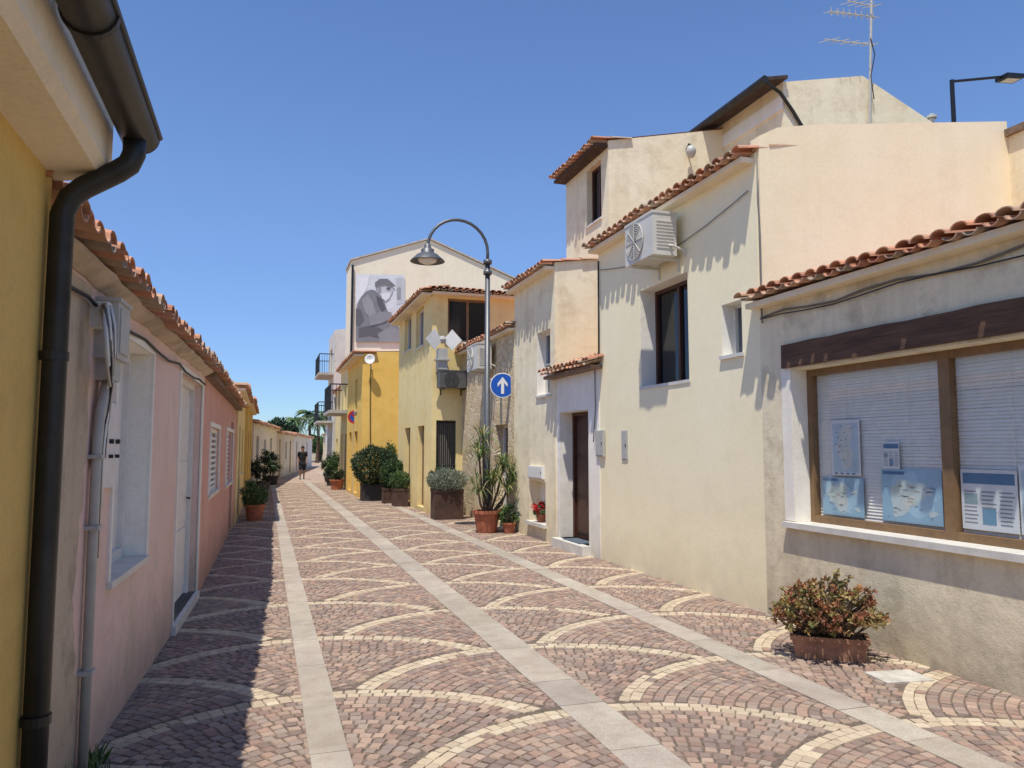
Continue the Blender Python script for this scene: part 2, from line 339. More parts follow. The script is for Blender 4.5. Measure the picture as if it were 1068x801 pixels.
def door(root, E, op, dm, fm=None, panels=3, side=1):
    a, b, z0, z1, dp = op[:5]
    if fm:
        g = MB(); g.eb(E, a - .01, a + .06, z0, z1 + .01, -dp - .01, -dp + .07); g.eb(E, b - .06, b + .01, z0, z1 + .01, -dp - .01, -dp + .07); g.eb(E, a + .06, b - .06, z1 - .06, z1 + .01, -dp - .01, -dp + .068); g.build('door_frame', fm, root); a += .055; b -= .055; z1 -= .055
    g = MB(); g.eb(E, a, b, z0, z1, -dp - .03, -dp + .02); h = (z1 - z0 - .1) / panels
    for k in range(panels):
        for (p, q) in ((a + .07, (a + b) / 2 - .03), ((a + b) / 2 + .03, b - .07)): g.eb(E, p, q, z0 + .1 + k * h, z0 + .02 + (k + 1) * h, -dp + .015, -dp + .034)
    d = g.build('door', dm, root); q = MB(); s = b - .06 if side > 0 else a + .06
    q.tube([E.pt(s, z0 + 1.0, -dp + .02), E.pt(s, z0 + 1.0, -dp + .07), E.pt(s - .1 * side, z0 + 1.0, -dp + .075)], .01, 6); q.build('handle', m_dkmetal, d); return d
def reveal(root, E, o, mat, name='window_reveal'):
    g = MB(); a, b, z0, z1, dp = o[:5]; g.eb(E, a - .001, a + .003, z0 + .004, z1 - .004, -dp + .05, -.002); g.eb(E, b - .003, b + .001, z0 + .004, z1 - .004, -dp + .05, -.002); g.eb(E, a + .004, b - .004, z1 - .003, z1 + .001, -dp + .05, -.002); g.build(name, mat, root)
def acu(label, E, s0, s1, z0, z1, o0=.1, o1=.42, dark=False, fanside=.38):
    root = thing('air_conditioner', label, 'air conditioner', E.pt((s0 + s1) / 2, z0, (o0 + o1) / 2), 'outdoor air conditioning units')
    bm_ = m_acdk if dark else m_acw; g = MB(); g.eb(E, s0, s1, z0, z1, o0, o1); g.eb(E, s0 - .008, s1 + .008, z1 - .02, z1 + .01, o0 - .008, o1 + .008)
    for k in range(9): zz = z0 + .08 + k * (z1 - z0 - .16) / 9; g.eb(E, s1 - .0, s1 + .008, zz, zz + .015, o0 + .04, o1 - .05)
    b = g.build('casing', bm_, root); c = E.pt(s0 + (s1 - s0) * fanside, (z0 + z1) / 2, o1); r = (z1 - z0) * .42; n = (E.n.x, E.n.y, 0)
    g = MB(); g.lathe(c, [(r, .002), (0.001, .003)], 24, n); g.build('fan_opening', m_dplas, root)
    g = MB()
    for q in (1, .88, .76, .64, .52, .4, .28): g.lathe(c, [(r * q - .006, .006), (r * q - .006, .018), (r * q + .006, .018), (r * q + .006, .006)], 24, n)
    for k in range(8):
        a = k * math.pi / 4; t = Vector((E.d.x, E.d.y, 0)) * math.cos(a) + Vector((0, 0, math.sin(a))); g.tube([c + Vector(n) * .02, c + Vector(n) * .02 + t * r], .005, 4)
    g.build('fan_grille', bm_, root)
    for s in (s0 + .12, s1 - .12):
        g = MB(); g.eb(E, s - .015, s + .015, z0 - .035, z0 - .001, .0, o1 - .02); g.eb(E, s - .012, s + .012, z0 - .16, z0 - .03, .0, .02); g.build('bracket', m_acw if not dark else m_dkmetal, root)
    g = MB(); g.tube([E.pt(s1 + .0, z0 + .12, o0 + .1), E.pt(s1 + .04, z0 + .11, o0 + .08), E.pt(s1 + .05, z0 + .06, .04), E.pt(s1 + .04, z0 - .03, -.02)], .016, 7); g.build('pipe', m_acw, root); return root
# --- R1 near right house with the shop window
p = rect(4.69, -1, 8.4, 6.5); t = [3.08, 3.72, 3.72, 3.08]; E = Edge(p[3], p[0]); E1 = E
sA = 6.5 - 6.04; op = (sA, 6.5 - 2.7, .92, 2.34, .24)
r1 = house('rough grey beige house with wide shuttered shop window and timber lintel', p, t, m_rough, {3: [op]})
tileroof(r1, E, 3.07, .22, .17, p, t, a0=-.02, a1=E.L, courses=3)
g = MB()
for (a, b) in ((sA, sA + .06), (6.5 - 4.5 - .05, 6.5 - 4.5 + .05), (op[1] - .07, op[1])): g.eb(E, a, b, .92, 2.34, -.25, -.17)
for (a, b) in ((sA + .06, 6.5 - 4.5 - .05), (6.5 - 4.5 + .05, op[1] - .07)): g.eb(E, a, b, .92, .985, -.25, -.172); g.eb(E, a, b, 2.28, 2.34, -.25, -.172)
wf = g.build('window', m_brown, r1); wf['label'] = 'wide brown framed shop window'
g = MB(); g.poly([E.pt(sA + .02, .95, -.205), E.pt(op[1] - .02, .95, -.205), E.pt(op[1] - .02, 2.32, -.205), E.pt(sA + .02, 2.32, -.205)]); g.build('pane', m_clear, wf)
g = MB(); g.eb(E, sA - .12, op[1] + .1, .87, .922, -.17, .06); g.build('sill', m_marble, wf)
g = MB(); z = .96
while z < 2.32:
    for (a, b) in ((sA + .03, 6.5 - 4.52), (6.5 - 4.48, op[1] - .05)):
        dz = U(-.002, .002); g.par(E.pt(a, z + dz, -.235), E.pt(b, z + U(-.002, .002), -.235) - E.pt(a, z + dz, -.235), E.pt(a, z + .026, -.243) - E.pt(a, z, -.235), Vector((0, 0, .0015)))
    z += .0275
for a in (.9, 1.6, 2.5, 3.3): g.eb(E, a, a + .004, .95, 2.33, -.232, -.23)
g.eb(E, sA + .01, op[1], .9, 2.4, -.265, -.255); g.build('blind', m_blind, wf)
g = MB(); n = 24; zt = [2.585 + U(-.006, .006) for _ in range(n + 1)]; zb = [2.362 + U(-.005, .005) for _ in range(n + 1)]; vs = []
for i in range(n + 1):
    s = .36 + (E.L - 2.36) * i / n; oo_ = .035 + U(-.005, .005); vs += [E.pt(s, zb[i], -.2), E.pt(s, zb[i], oo_), E.pt(s, zt[i], oo_ - .004), E.pt(s, zt[i], -.2)]
g.add(vs, [(4 * i + j, 4 * i + (j + 1) % 4, 4 * i + 4 + (j + 1) % 4, 4 * i + 4 + j) for i in range(n) for j in range(4)] + [(3, 2, 1, 0)]); lb = g.build('lintel', m_beam, r1)
g = MB(); g.eb(E, sA - .002, sA + .001, .925, 2.335, -.2, -.001); g.eb(E, sA - .14, sA - .001, .93, 2.36, -.01, .006); g.build('window_reveal', m_white, r1)
def paper(label, u0, v0, u1, v1, kind, tilt=0):
    a, b, z0, z1 = E1.box(u0, v0, u1, v1, -.212); rs = random.Random(int(u0)); g = MB(); o = -.212
    g.cur = C(222, 226, 228) if kind != 'sea' else C(150, 188, 210); g.eb(E1, a, b, z0, z1, o - .002, o)
    W, H = b - a, z1 - z0
    def Q(x0, y0, x1, y1, col, k): g.cur = col; g.poly([E1.pt(a + W * x0, z0 + H * y0, o + .0004 * k), E1.pt(a + W * x1, z0 + H * y0, o + .0004 * k), E1.pt(a + W * x1, z0 + H * y1, o + .0004 * k), E1.pt(a + W * x0, z0 + H * y1, o + .0004 * k)])
    def patch(cx, cz, rx, rz, col, k, n=48):
        g.cur = col; vs = []; ph = [rs.uniform(0, 6) for _ in range(6)]
        for i in range(n):
            th = -2 * math.pi * i / n; q = .8 + .16 * math.sin(2 * th + ph[0]) + .12 * math.sin(3 * th + ph[1]) + .08 * math.sin(5 * th + ph[2]) + .06 * math.sin(9 * th + ph[3]) + rs.uniform(-.04, .04)
            vs.append(E1.pt(a + W * min(.97, max(.03, cx + rx * q * math.cos(th))), z0 + H * min(.97, max(.03, cz + rz * q * math.sin(th))), o + .0004 * k))
        g.poly(vs)
    if kind == 'sea':
        patch(.5, .5, .46, .46, C(168, 202, 220), 1); patch(.42, .5, .34, .4, C(194, 210, 212), 2); patch(.4, .55, .24, .28, C(186, 204, 200), 3); patch(.46, .4, .12, .16, C(204, 210, 204), 4); patch(.85, .2, .08, .07, C(194, 210, 212), 2); patch(.8, .62, .06, .1, C(194, 210, 212), 2)
        for k in range(6): x0, y0 = rs.uniform(.2, .6), rs.uniform(.25, .75); Q(x0, y0, x0 + .1, y0 + .012, C(170, 140, 124), 6)
        for k in range(20): x0, y0 = rs.uniform(.05, .85), rs.uniform(.08, .9); Q(x0, y0, x0 + rs.uniform(.03, .09), y0 + .012, C(96, 124, 150), 7)
        Q(.03, .9, .4, .96, C(70, 116, 160), 5)
    elif kind == 'map':
        Q(.06, .06, .94, .94, C(184, 206, 218), 1); patch(.5, .52, .36, .42, C(212, 216, 212), 2); patch(.48, .5, .24, .3, C(200, 210, 204), 3); patch(.5, .4, .1, .14, C(214, 212, 200), 4)
        for k in range(20): x0, y0 = rs.uniform(.12, .8), rs.uniform(.1, .88); Q(x0, y0, x0 + rs.uniform(.04, .1), y0 + .012, C(110, 130, 148), 6)
        for k in range(4): Q(.1 + .2 * k, .02, .22 + .2 * k, .05, C(80, 130, 170), 5)
    else:
        Q(.04, .76, .96, .94, C(72, 124, 162), 1)
        for c in range(3):
            for k in range(9): Q(.05 + .32 * c, .1 + .065 * k, .05 + .32 * c + rs.uniform(.2, .27), .125 + .065 * k, C(140, 148, 156), 1)
        Q(.38, .1, .62, .36, C(110, 154, 182), 3); Q(.06, .42, .3, .6, C(140, 166, 170), 3)
    tag(g.build('poster', m_paint, origin=E1.pt((a + b) / 2, z0, o)), label, 'poster', 'papers taped in the shop window')
paper('tall white map sheet, uppermost at the left of the shop window', 867, 438, 897, 496, 'map')
paper('blue sea map sheet low in the left corner of the shop window', 858, 498, 901, 538, 'sea')
paper('small dark blue leaflet above the big blue map in shop window', 921, 461, 938, 489, 'text')
paper('largest blue island map in the shop window beside brown mullion', 920, 490, 983, 546, 'sea')
paper('white brochure sheets with text columns right of brown mullion', 1003, 490, 1062, 554, 'text')
paper('blue and white map at the right edge of the photo in shop window', 1064, 486, 1105, 560, 'map')
# --- R2 tall cream house
p = rect(4.69, 6.5, 8.1, 10.4); t = [4.62, 5.3, 5.3, 4.62]; E = Edge(p[3], p[0]); E2 = E
o1 = E.box(668, 293, 718, 400) + (.27,); o2 = E.box(753, 315, 774, 370) + (.2,)
r2 = house('tall smooth cream house with recessed brown window and tiled eave', p, t, m_cream, {3: [o1, o2]})
tileroof(r2, E, 4.6, .22, .18, p, t, a1=E.L - .03, courses=2)
window(r2, E, o1, m_door, m_glass, .05, (.5,), (), m_marble, label='dark brown recessed casement window', so=.02); reveal(r2, E, o1, m_white)
window(r2, E, o2, m_wpaint, m_glass2, .03, (), (), m_marble, label='small square recessed window'); reveal(r2, E, o2, m_white)
g = MB(); Es = Edge((4.69, 6.46), (8.1, 6.46)); q = [Es.pt(0.02, 2.6), Es.pt(Es.L, 2.6), Es.pt(Es.L, 5.39), Es.pt(.7, 4.99), Es.pt(.25, 4.9), Es.pt(0.02, 4.78)]; b = [v + Vector((0, .14, 0)) for v in q]; m_ = len(q)
g.add(q + b, [tuple(range(m_)), tuple(range(2 * m_ - 1, m_ - 1, -1))] + [(i, m_ + i, m_ + (i + 1) % m_, (i + 1) % m_) for i in range(m_)]); g.build('side_wall', m_side, r2)
pp = rect(8.1, 6.1, 12, 9.5); rr = house('low ochre block behind the beige wall at the right edge', pp, [5.2, 5.2, 5.2, 5.2], m_side2, {})
g = MB(); g.bx(8.05, 6.05, 5.2, 12, 9.5, 5.28); g.build('roof', m_wood, rr)
acu('white air conditioner on the tall cream wall above brown window', E2, 10.4 - 8.64, 10.4 - 7.92, 3.88, 4.4)
def plate(name, label, cat, E, u0, v0, u1, v1, th, mat, lid=True):
    a, b, z0, z1 = E.box(u0, v0, u1, v1); root = thing(name, label, cat, E.pt((a + b) / 2, z0, 0)); g = MB(); g.eb(E, a, b, z0, z1, .0, th); g.build('case', mat, root)
    g = MB(); g.eb(E, a + .02, b - .02, z0 + .02, z1 - .02, th - .002, th + .006); g.build('cover', mat, root); g = MB(); g.eb(E, b - .05, b - .035, (z0 + z1) / 2 - .02, (z0 + z1) / 2 + .02, th, th + .012); g.build('latch', m_dkmetal, root)
plate('meter_box', 'small pale plate on the cream wall left of the planter side', 'box', E2, 649, 449, 655, 480, .012, m_gplas)
# --- R3 door block
p = rect(4.68, 10.4, 8, 12.15); t = [2.86, 3.4, 3.4, 2.86]; E = Edge(p[3], p[0]); E3 = E
o1 = (.14, 1.34, .14, 2.2, .3)
r3 = house('low white entrance bay with brown door and small tiled canopy', p, t, m_white, {3: [o1]})
tileroof(r3, E, 2.86, .24, .3, p, t, a0=-.18, a1=E.L + .1, eave=m_wood)
door(r3, E, o1, m_door, m_door)
g = MB(); g.eb(E, .1, 1.4, -.01, .14, -.3, .14); g.build('doorstep', m_marble, r3)
g = MB(); g.eb(E, .4, 1.1, .142, .152, -.2, .06); tag(g.build('door_mat', m_mat, origin=E.pt(.7, .14, 0)), 'grey blue mat on the step of the brown door', 'door mat')
plate('meter_box', 'beige meter box on white wall right of the brown door', 'box', E3, 623, 449, 631, 476, .03, m_gplas)
# --- R4
p = rect(4.66, 12.15, 9, 14.4); t = [4.8, 5.45, 5.45, 4.8]; E = Edge(p[3], p[0]); E4 = E
o1 = E.box(560, 345, 574, 412) + (.2,); o2 = E.box(552, 502, 569, 545) + (.22,)
r4 = house('cream two storey house beside the blue arrow sign', p, t, m_side2, {3: [o1, o2]})
tileroof(r4, E, 4.76, .24, .12, p, t, a1=E.L - .02)
window(r4, E, o1, m_wpaint, m_glass2, .05, (.5,), (.5,), m_marble, label='white framed upper window'); reveal(r4, E, o1, m_white)
g = MB(); g.eb(E, o2[0], o2[1], o2[2], o2[3], -.235, -.22); g.build('niche_back', m_white, r4)
g = MB(); g.eb(E, o2[0] - .06, o2[1] + .06, o2[2] - .06, o2[2] + .004, -.2, .06); g.build('niche_sill', m_marble, r4)
plate('meter_box', 'white box above the red flower niche', 'box', E4, 553, 486, 568, 499, .05, m_wmetal)
# --- R5
p = rect(5.7, 12.16, 9.6, 14.2); t = [7.1, 7.95, 7.95, 7.1]; E = Edge(p[3], p[0]); E5 = E
o1 = E.box(612, 172, 627, 232) + (.16,)
r5 = house('upper pale tower block with single narrow window above street roofs', p, t, m_side2, {3: [o1]})
tileroof(r5, E, 7.06, .32, .12, p, t, eave=m_fasc, courses=2, a1=E.L - .02)
window(r5, E, o1, m_door, m_glass, .05, (.5,), (), m_marble, label='narrow dark tower window')
Es = Edge(p[0], p[1]); a, z = Es.px(716, 162); lr = thing('wall_lamp', 'small bulkhead lamp high on the pale tower wall', 'lamp', Es.pt(a, z)); g = MB(); g.lathe(Es.pt(a, z, .16), [(.001, .12), (.06, .11), (.09, .04), (.09, -.02), (.05, -.1), (.001, -.11)], 16); g.build('shade', m_gplas, lr, True); g = MB(); g.tube([Es.pt(a, z + .1, 0), Es.pt(a, z + .18, .1), Es.pt(a, z + .12, .16)], .02, 6); g.build('arm', m_dkmetal, lr)
# --- R6
p = [(8.09, 10.4), (9.75, 10.4), (11.6, 10.4), (11.6, 12.6), (9.75, 12.6), (8.09, 12.6)]; t = [7.72, 8.08, 7.3, 7.3, 8.08, 7.72]; E = Edge(p[5], p[0])
r6 = house('highest cream house with dark gutter and gabled parapet wall', p, t, m_side2)
g = MB(); o = E.pt(.0, 7.66, .36); b = E.pt(E.L + .08, 7.66, .36); q = Vector((.4, 0, .09)); g.par(o, b - o, q, Vector((0, 0, .06))); g.build('roof', m_fasc, r6)
g = MB(); g.tube([E.pt(-.02, 7.66, .42), E.pt(E.L + .1, 7.66, .42)], .065, 10); g.build('gutter', m_gutter, r6)
g = MB(); g.tube([E.pt(E.L + .06, 7.62, .38), (8.0, 10.36, 7.5), (8.25, 10.36, 7.2), (8.5, 10.36, 6.85), (8.52, 10.36, 6.4)], .03, 8); g.build('drainpipe', m_gutter, r6)
g = MB(); g.eb(E, 0, E.L, 7.25, 7.5, -.01, .03); g.build('fascia', m_white, r6)
q = P(972, 130, Y=10.9); g = MB(); g.tube([(q.x, 10.9, 7.2), (q.x, 10.9, q.z + .12)], .05, 10); g.lathe((q.x, 10.9, q.z + .12), [(.09, 0), (.09, .05), (.0, .1)], 12); tag(g.build('flue', m_gplas, origin=(q.x, 10.9, 7.2)), 'thin metal flue at the right end of the highest parapet', 'flue')
# --- antenna
q = P(907, 132, Y=10.36); top = P(909, -12, Y=10.36); root = thing('television_antenna', 'tall rooftop television antenna on mast above highest parapet', 'antenna', (q.x, 10.36, q.z - .1))
g = MB(); g.tube([(q.x, 10.36, q.z), (top.x, 10.36, top.z)], .022, 7); g.build('mast', m_gplas, root)
for (v, u0, u1, n, ln) in ((15, 864, 914, 8, .14), (44, 860, 912, 5, .2), (4, 884, 913, 4, .2)):
    a, b = P(u0, v - 3, Y=10.4), P(u1, v + 3, Y=10.4); g = MB(); g.tube([a, b], .011, 5)
    for k in range(n):
        c = a.lerp(b, (k + .5) / n); l2 = ln * (1 - .05 * k); g.tube([c + Vector((.05, -l2, -.05)), c + Vector((-.05, l2, 0.05))], .007, 4)
        if v == 15: g.tube([c + Vector((0, 0, -.07)), c + Vector((0, 0, .09))], .008, 4)
    g.build('antenna_boom', m_gplas, root)
g = MB(); c = P(908, 40, Y=10.34)
g.tube([c + Vector((0, 0, 0)), c + Vector((.05, -.03, -.3)), c + Vector((-.03, 0, -.7)), c + Vector((.02, 0, -1.1))], .009, 5); g.build('cable', m_bcable, root)
# --- right edge lamp post
q = P(995, 130, Y=12); tp = P(995, 84, Y=12); root = thing('street_lamp', 'slim dark street lamp with flat head behind the right roofs', 'street lamp', (q.x, 12, 0))
g = MB(); g.tube([(q.x, 12, 0), (q.x, 12, tp.z)], [.07, .045], 10); g.build('pole', m_dkmetal, root)
e = P(1046, 80, Y=12); g = MB(); g.tube([(q.x, 12, tp.z - .03), (e.x, 12, e.z)], .03, 8); g.build('arm', m_dkmetal, root)
g = MB(); g.par((e.x - .05, 11.85, e.z - .07), Vector((.5, 0, .05)), Vector((0, .3, 0)), Vector((0, 0, .09))); g.build('lamp_head', m_dkmetal, root)
g = MB(); g.par((e.x + .02, 11.9, e.z - .078), Vector((.36, 0, .036)), Vector((0, .2, 0)), Vector((0, 0, .006))); g.build('diffuser', m_wmetal, root)
# --- R7 stone
p = rect(4.65, 14.4, 9, 18.6); t = [4.05, 4.6, 4.6, 4.05]; E = Edge(p[3], p[0]); E7 = E
o1 = (2.9, 3.8, .1, 2.1, .25)
r7 = house('rubble stone house behind the street lamp', p, t, m_stone, {3: [o1]})
tileroof(r7, E, 4.02, .2, .14, p, t); door(r7, E, o1, m_door, m_wpaint)
acu('white air conditioner on the rubble stone wall behind the lamp', E7, 2.1, 2.95, 3.3, 3.85)
# --- R8
p = rect(3.87, 18.6, 9, 23.6); t = [5.55, 5.55, 5.55, 5.55]; E = Edge(p[3], p[0]); Es = Edge(p[0], p[1]); E8 = Es
ow = Es.box(467, 312, 510, 357) + (.15,); og = (.12, .62, .1, 2.3, .1)
ofs = [E.box(422, 330, 429, 366) + (.15,), E.box(434, 322, 442, 362) + (.15,), (1.2, 2.1, .1, 2.2, .15), (3.2, 4.1, .1, 2.2, .15)]
r8 = house('pale yellow corner house with big upper window and hipped tiles', p, t, m_yel2, {0: [ow, og], 3: ofs})
tileroof(r8, E, 5.5, .35, .2, None, None, courses=2); tileroof(r8, Es, 5.5, .35, .2, None, None, courses=2)
g = MB(); g.cur = C(196, 130, 100); pk = [(3.6, 18.35, 5.55), (9, 18.35, 5.55), (9, 23.6, 5.55), (3.6, 23.6, 5.55)]; rd = [(6.2, 21, 6.1), (9, 21, 6.1)]
g.poly([pk[0], pk[1], rd[1], rd[0]]); g.poly([pk[0], rd[0], pk[3]]); g.poly([pk[3], rd[0], rd[1], pk[2]]); g.build('roof_slope', m_tile, r8)
window(r8, Es, ow, m_brown, m_glass, .06, (.5,), (), m_marble, label='wide upper window facing down the street')
g = MB()
for k in range(9): g.tube([Es.pt(.16 + k * .052, .1, -.03), Es.pt(.16 + k * .052, 2.28, -.03)], .009, 5)
for z in (.15, 1.2, 2.25): g.tube([Es.pt(.12, z, -.03), Es.pt(.62, z, -.03)], .013, 5)
g.build('grille', m_dkmetal, r8); g = MB(); g.eb(Es, .12, .62, .1, 2.3, -.11, -.1); g.build('grille_back', m_lback, r8)
for o in ofs[:2]: window(r8, E, o, m_wpaint, m_glass2, .05, (.5,), (), m_marble)
for o in ofs[2:]: door(r8, E, o, m_brown)
acu('dark air conditioner on bracket at the yellow corner house', Es, .1, .86, 3.08, 3.5, .12, .45, True)
c = P(461, 368, Y=18.35); root = thing('panel_mast', 'two white angular panels on a grey box mast, yellow corner house', 'panel mast', (c.x, 18.35, 3.55))
g = MB(); g.bx(c.x - .12, 18.25, 3.53, c.x + .12, 18.5, c.z + .1); g.bx(c.x - .17, 18.2, c.z - .2, c.x + .17, 18.52, c.z - .16); g.lathe((c.x, 18.3, c.z + .32), [(.001, -.1), (.07, -.08), (.1, 0), (.07, .08), (.001, .1)], 14); g.build('mast_box', m_gplas, root)
for sx in (-1, 1):
    g = MB(); cc = Vector((c.x + sx * .22, 18.2, c.z + .3)); tx = Vector((1, -.3 * sx, 0)).normalized(); q = [(-.22 * sx, 0), (0, .27), (.24 * sx, 0), (.0, -.25)]; m_ = 4
    f = [cc + tx * a + Vector((0, 0, b)) for a, b in q]; k = [v + Vector((0, .04, 0)) for v in f]; g.add(f + k, [(0, 1, 2, 3), (7, 6, 5, 4)] + [(i, (i + 1) % 4, 4 + (i + 1) % 4, 4 + i) for i in range(4)]); g.build('panel', m_wmetal, root)
# --- R9
p = rect(2.95, 25.2, 8, 30); t = [4.75, 5, 5, 4.75]; E = Edge(p[3], p[0]); Es = Edge(p[0], p[1])
oo = [(.8, 1.7, .1, 2.2, .15), (2.6, 3.4, 2.9, 4.0, .15), (2.6, 3.6, .1, 2.2, .15)]
r9 = house('bright orange yellow house with plain end wall', p, t, m_org, {3: oo})
tileroof(r9, E, 4.7, .35, .05, p, t, courses=2); door(r9, E, oo[0], m_door); door(r9, E, oo[2], m_door); window(r9, E, oo[1], m_wpaint, m_glass, .05, (.5,), (), m_marble)
g = MB(); g.tube([Es.pt(.25, 4.4, .03), Es.pt(.25, 3.2, .03), Es.pt(.3, .3, .03)], .012, 5); g.build('cable', m_bcable, r9)
c = P(386, 375, Y=25.0); root = thing('satellite_dish', 'small white satellite dish at the corner of orange yellow house', 'satellite dish', (c.x, 25, c.z - .3)); g = MB(); g.lathe(c, [(.001, .0), (.1, -.02), (.16, -.06), (.17, -.055), (.1, -.01), (.001, .01)], 18, (.3, 1, -.2)); g.build('dish', m_wmetal, root, True); g = MB(); g.tube([c, c + Vector((.05, .1, -.3)), (c.x + .1, 25.2, c.z - .32)], .02, 6); g.build('arm', m_gplas, root)
# --- R10 mural house
p = [(3.4, 34.01), (6.9, 34.01), (11.6, 34.01), (11.6, 36), (6.9, 36), (3.4, 36)]; t = [9.9, 11.15, 9.35, 9.35, 11.15, 9.9]
r10 = house('large pale gabled building carrying the portrait banner', p, t, m_warm)
g = MB(); g.tube([(3.46, 33.93, 9.7), (3.46, 33.93, 5.2)], .05, 8); g.build('drainpipe', m_dkmetal, r10)
g = MB(); g.par((3.35, 33.93, 9.9), Vector((3.55, 0, 1.27)), Vector((0, 2.2, 0)), Vector((0, 0, .07))); g.par((6.9, 33.93, 11.17), Vector((4.8, 0, -1.83)), Vector((0, 2.2, 0)), Vector((0, 0, .07))); g.build('roof', m_conc, r10)
def mp(u, v, k): q = P(u, v, Y=33.96); return Vector((q.x, 33.96 - .008 * k, q.z))
root = thing('banner', 'black and white banner of seated old man in flat cap', 'banner', mp(396, 357, 0))
def mpoly(name, pts, k, col): g = MB(); g.cur = C(*col); g.poly([mp(u, v, k) for u, v in pts][::-1]); g.build(name, m_paint, root)
mpoly('sheet', [(371, 286), (422, 287), (422, 357), (371, 357)], 0, (230, 232, 234))
mpoly('background_shade', [(371, 286), (386, 286), (383, 300), (376, 312), (371, 318)], 1, (244, 244, 244))
mpoly('background_shade', [(408, 338), (414, 332), (422, 330), (422, 357), (404, 357)], 1, (176, 178, 180))
mpoly('background_shade', [(413, 290), (421, 290), (421, 316), (414, 318)], 1, (206, 208, 210))
mpoly('background_shade', [(414, 300), (418, 300), (418, 312), (414, 312)], 2, (160, 162, 164))
mpoly('coat', [(371, 330), (372, 320), (374, 314), (377, 309), (382, 304), (387, 302), (391, 303), (396, 307), (400, 312), (402, 318), (404, 324), (408, 330), (413, 336), (416, 342), (417, 349), (414, 357), (371, 357)], 2, (134, 135, 137))
mpoly('coat_fold', [(377, 313), (384, 307), (389, 316), (392, 326), (388, 333), (381, 326)], 3, (160, 161, 163))
mpoly('coat_fold', [(392, 308), (398, 312), (402, 322), (398, 325), (394, 318)], 3, (96, 96, 98))
mpoly('coat_fold', [(374, 342), (390, 339), (402, 346), (398, 353), (384, 350), (374, 352)], 3, (102, 102, 104))
mpoly('coat_fold', [(371, 322), (376, 322), (380, 334), (374, 340), (371, 338)], 3, (106, 106, 108))
mpoly('face', [(393, 301), (395, 296), (403, 295), (408, 298), (410, 302), (409, 306), (406, 310), (401, 312), (396, 308)], 3, (206, 207, 208))
mpoly('ear', [(394, 300), (397, 299), (397, 304), (395, 305)], 5, (160, 160, 162))
mpoly('eye', [(403, 300), (407, 300), (407, 302), (403, 302)], 5, (100, 100, 102))
mpoly('beard', [(398, 306), (403, 305), (408, 306), (406, 311), (402, 314), (398, 311)], 4, (240, 240, 240))
mpoly('cap', [(391, 300), (391, 295), (396, 291), (404, 291), (410, 296), (413, 299), (408, 299), (402, 297), (395, 298)], 6, (124, 124, 126))
mpoly('sleeve', [(384, 330), (396, 325), (409, 326), (411, 331), (398, 337), (386, 340)], 5, (148, 149, 151))
mpoly('hand', [(407, 322), (412, 320), (416, 324), (415, 329), (409, 331)], 6, (222, 222, 222))
mpoly('leg', [(394, 348), (408, 340), (418, 346), (420, 357), (396, 357)], 4, (150, 151, 153))
# --- R11.. houses beyond on right
def farhouse(label, x0, y0, x1, y1, h, mat, ops=(), roof=True, bals=(), slope=.15, side='r', cat='house', proj=.55):
    p = rect(x0, y0, x1, y1)
    if side == 'r': t = [h, h + slope * (x1 - x0), h + slope * (x1 - x0), h]; E = Edge(p[3], p[0]); k = 3
    else: t = [h + slope * (x1 - x0), h, h, h + slope * (x1 - x0)]; E = Edge(p[1], p[2]); k = 1
    oo = [(a, b, c, d, .14) for (a, b, c, d) in ops]; r = house(label, p, t, mat, {k: oo}, cat)
    if roof: tileroof(r, E, h - .04, .2, abs(slope) * .7, p, t, courses=2, pitch=.22, r=.1)
    for o in oo:
        if o[2] < .3: door(r, E, o, random.choice([m_door, m_wpaint, m_dkmetal]))
        else: window(r, E, o, m_wpaint, m_glass, .05, (.5,), (), m_marble)
    for bal in bals:
        a, b, z = bal; g = MB(); g.eb(E, a, b, z - .12, z, 0, proj); g.build('balcony', m_conc, r); g = MB(); pj = proj - .04; g.tube([E.pt(a, z + 1, 0), E.pt(a, z + 1, pj), E.pt(b, z + 1, pj), E.pt(b, z + 1, 0)], .025, 6)
        n = int((b - a) / .12)
        for i in range(n + 1): s = a + (b - a) * i / n; g.tube([E.pt(s, z, pj), E.pt(s, z + 1, pj)], .011, 4)
        for i in range(1, int(pj / .12)):
            for s in (a, b): g.tube([E.pt(s, z, .125 * i), E.pt(s, z + 1, .125 * i)], .011, 4)
        g.build('railing', m_dkmetal, r)
    return r
farhouse('yellow house with railed balcony past the orange yellow house', 3.05, 30.0, 8, 34, 5.0, m_yel2, [(.5, 1.5, .1, 2.2), (2.2, 3.2, .1, 2.2), (1.5, 2.5, 3.0, 4.2)], bals=((.5, 3.7, 3.1),), proj=.75)
farhouse('grey flat roofed block with stacked balconies left of the banner building', 3.4, 42, 9, 46, 8.0, m_grey, [(.5, 1.4, .1, 2.2), (2.4, 3.2, .1, 2.2), (1, 2.6, 3.2, 4.8), (1, 2.6, 5.8, 7.2)], roof=False, bals=((.3, 3.8, 3.1), (.3, 3.8, 5.7)), proj=.8)
farhouse('low cream house between balcony block and the banner building', 3.5, 36.1, 9, 41.8, 4.6, m_yel2, [(.6, 1.5, .1, 2.1), (3, 4.2, .1, 2.1)])
farhouse('white far house with tiles, right side of the street end', 4.6, 50, 10, 64, 3.6, m_white, [(2, 3, .1, 2.2), (6, 7.4, 1, 2.1), (9, 10, .1, 2.1)])
farhouse('last small house at street end under a terracotta roof', 6.2, 78, 12, 90, 3.2, m_side2, [(2, 3, .1, 2.2), (6, 7.4, 1, 2.1)])
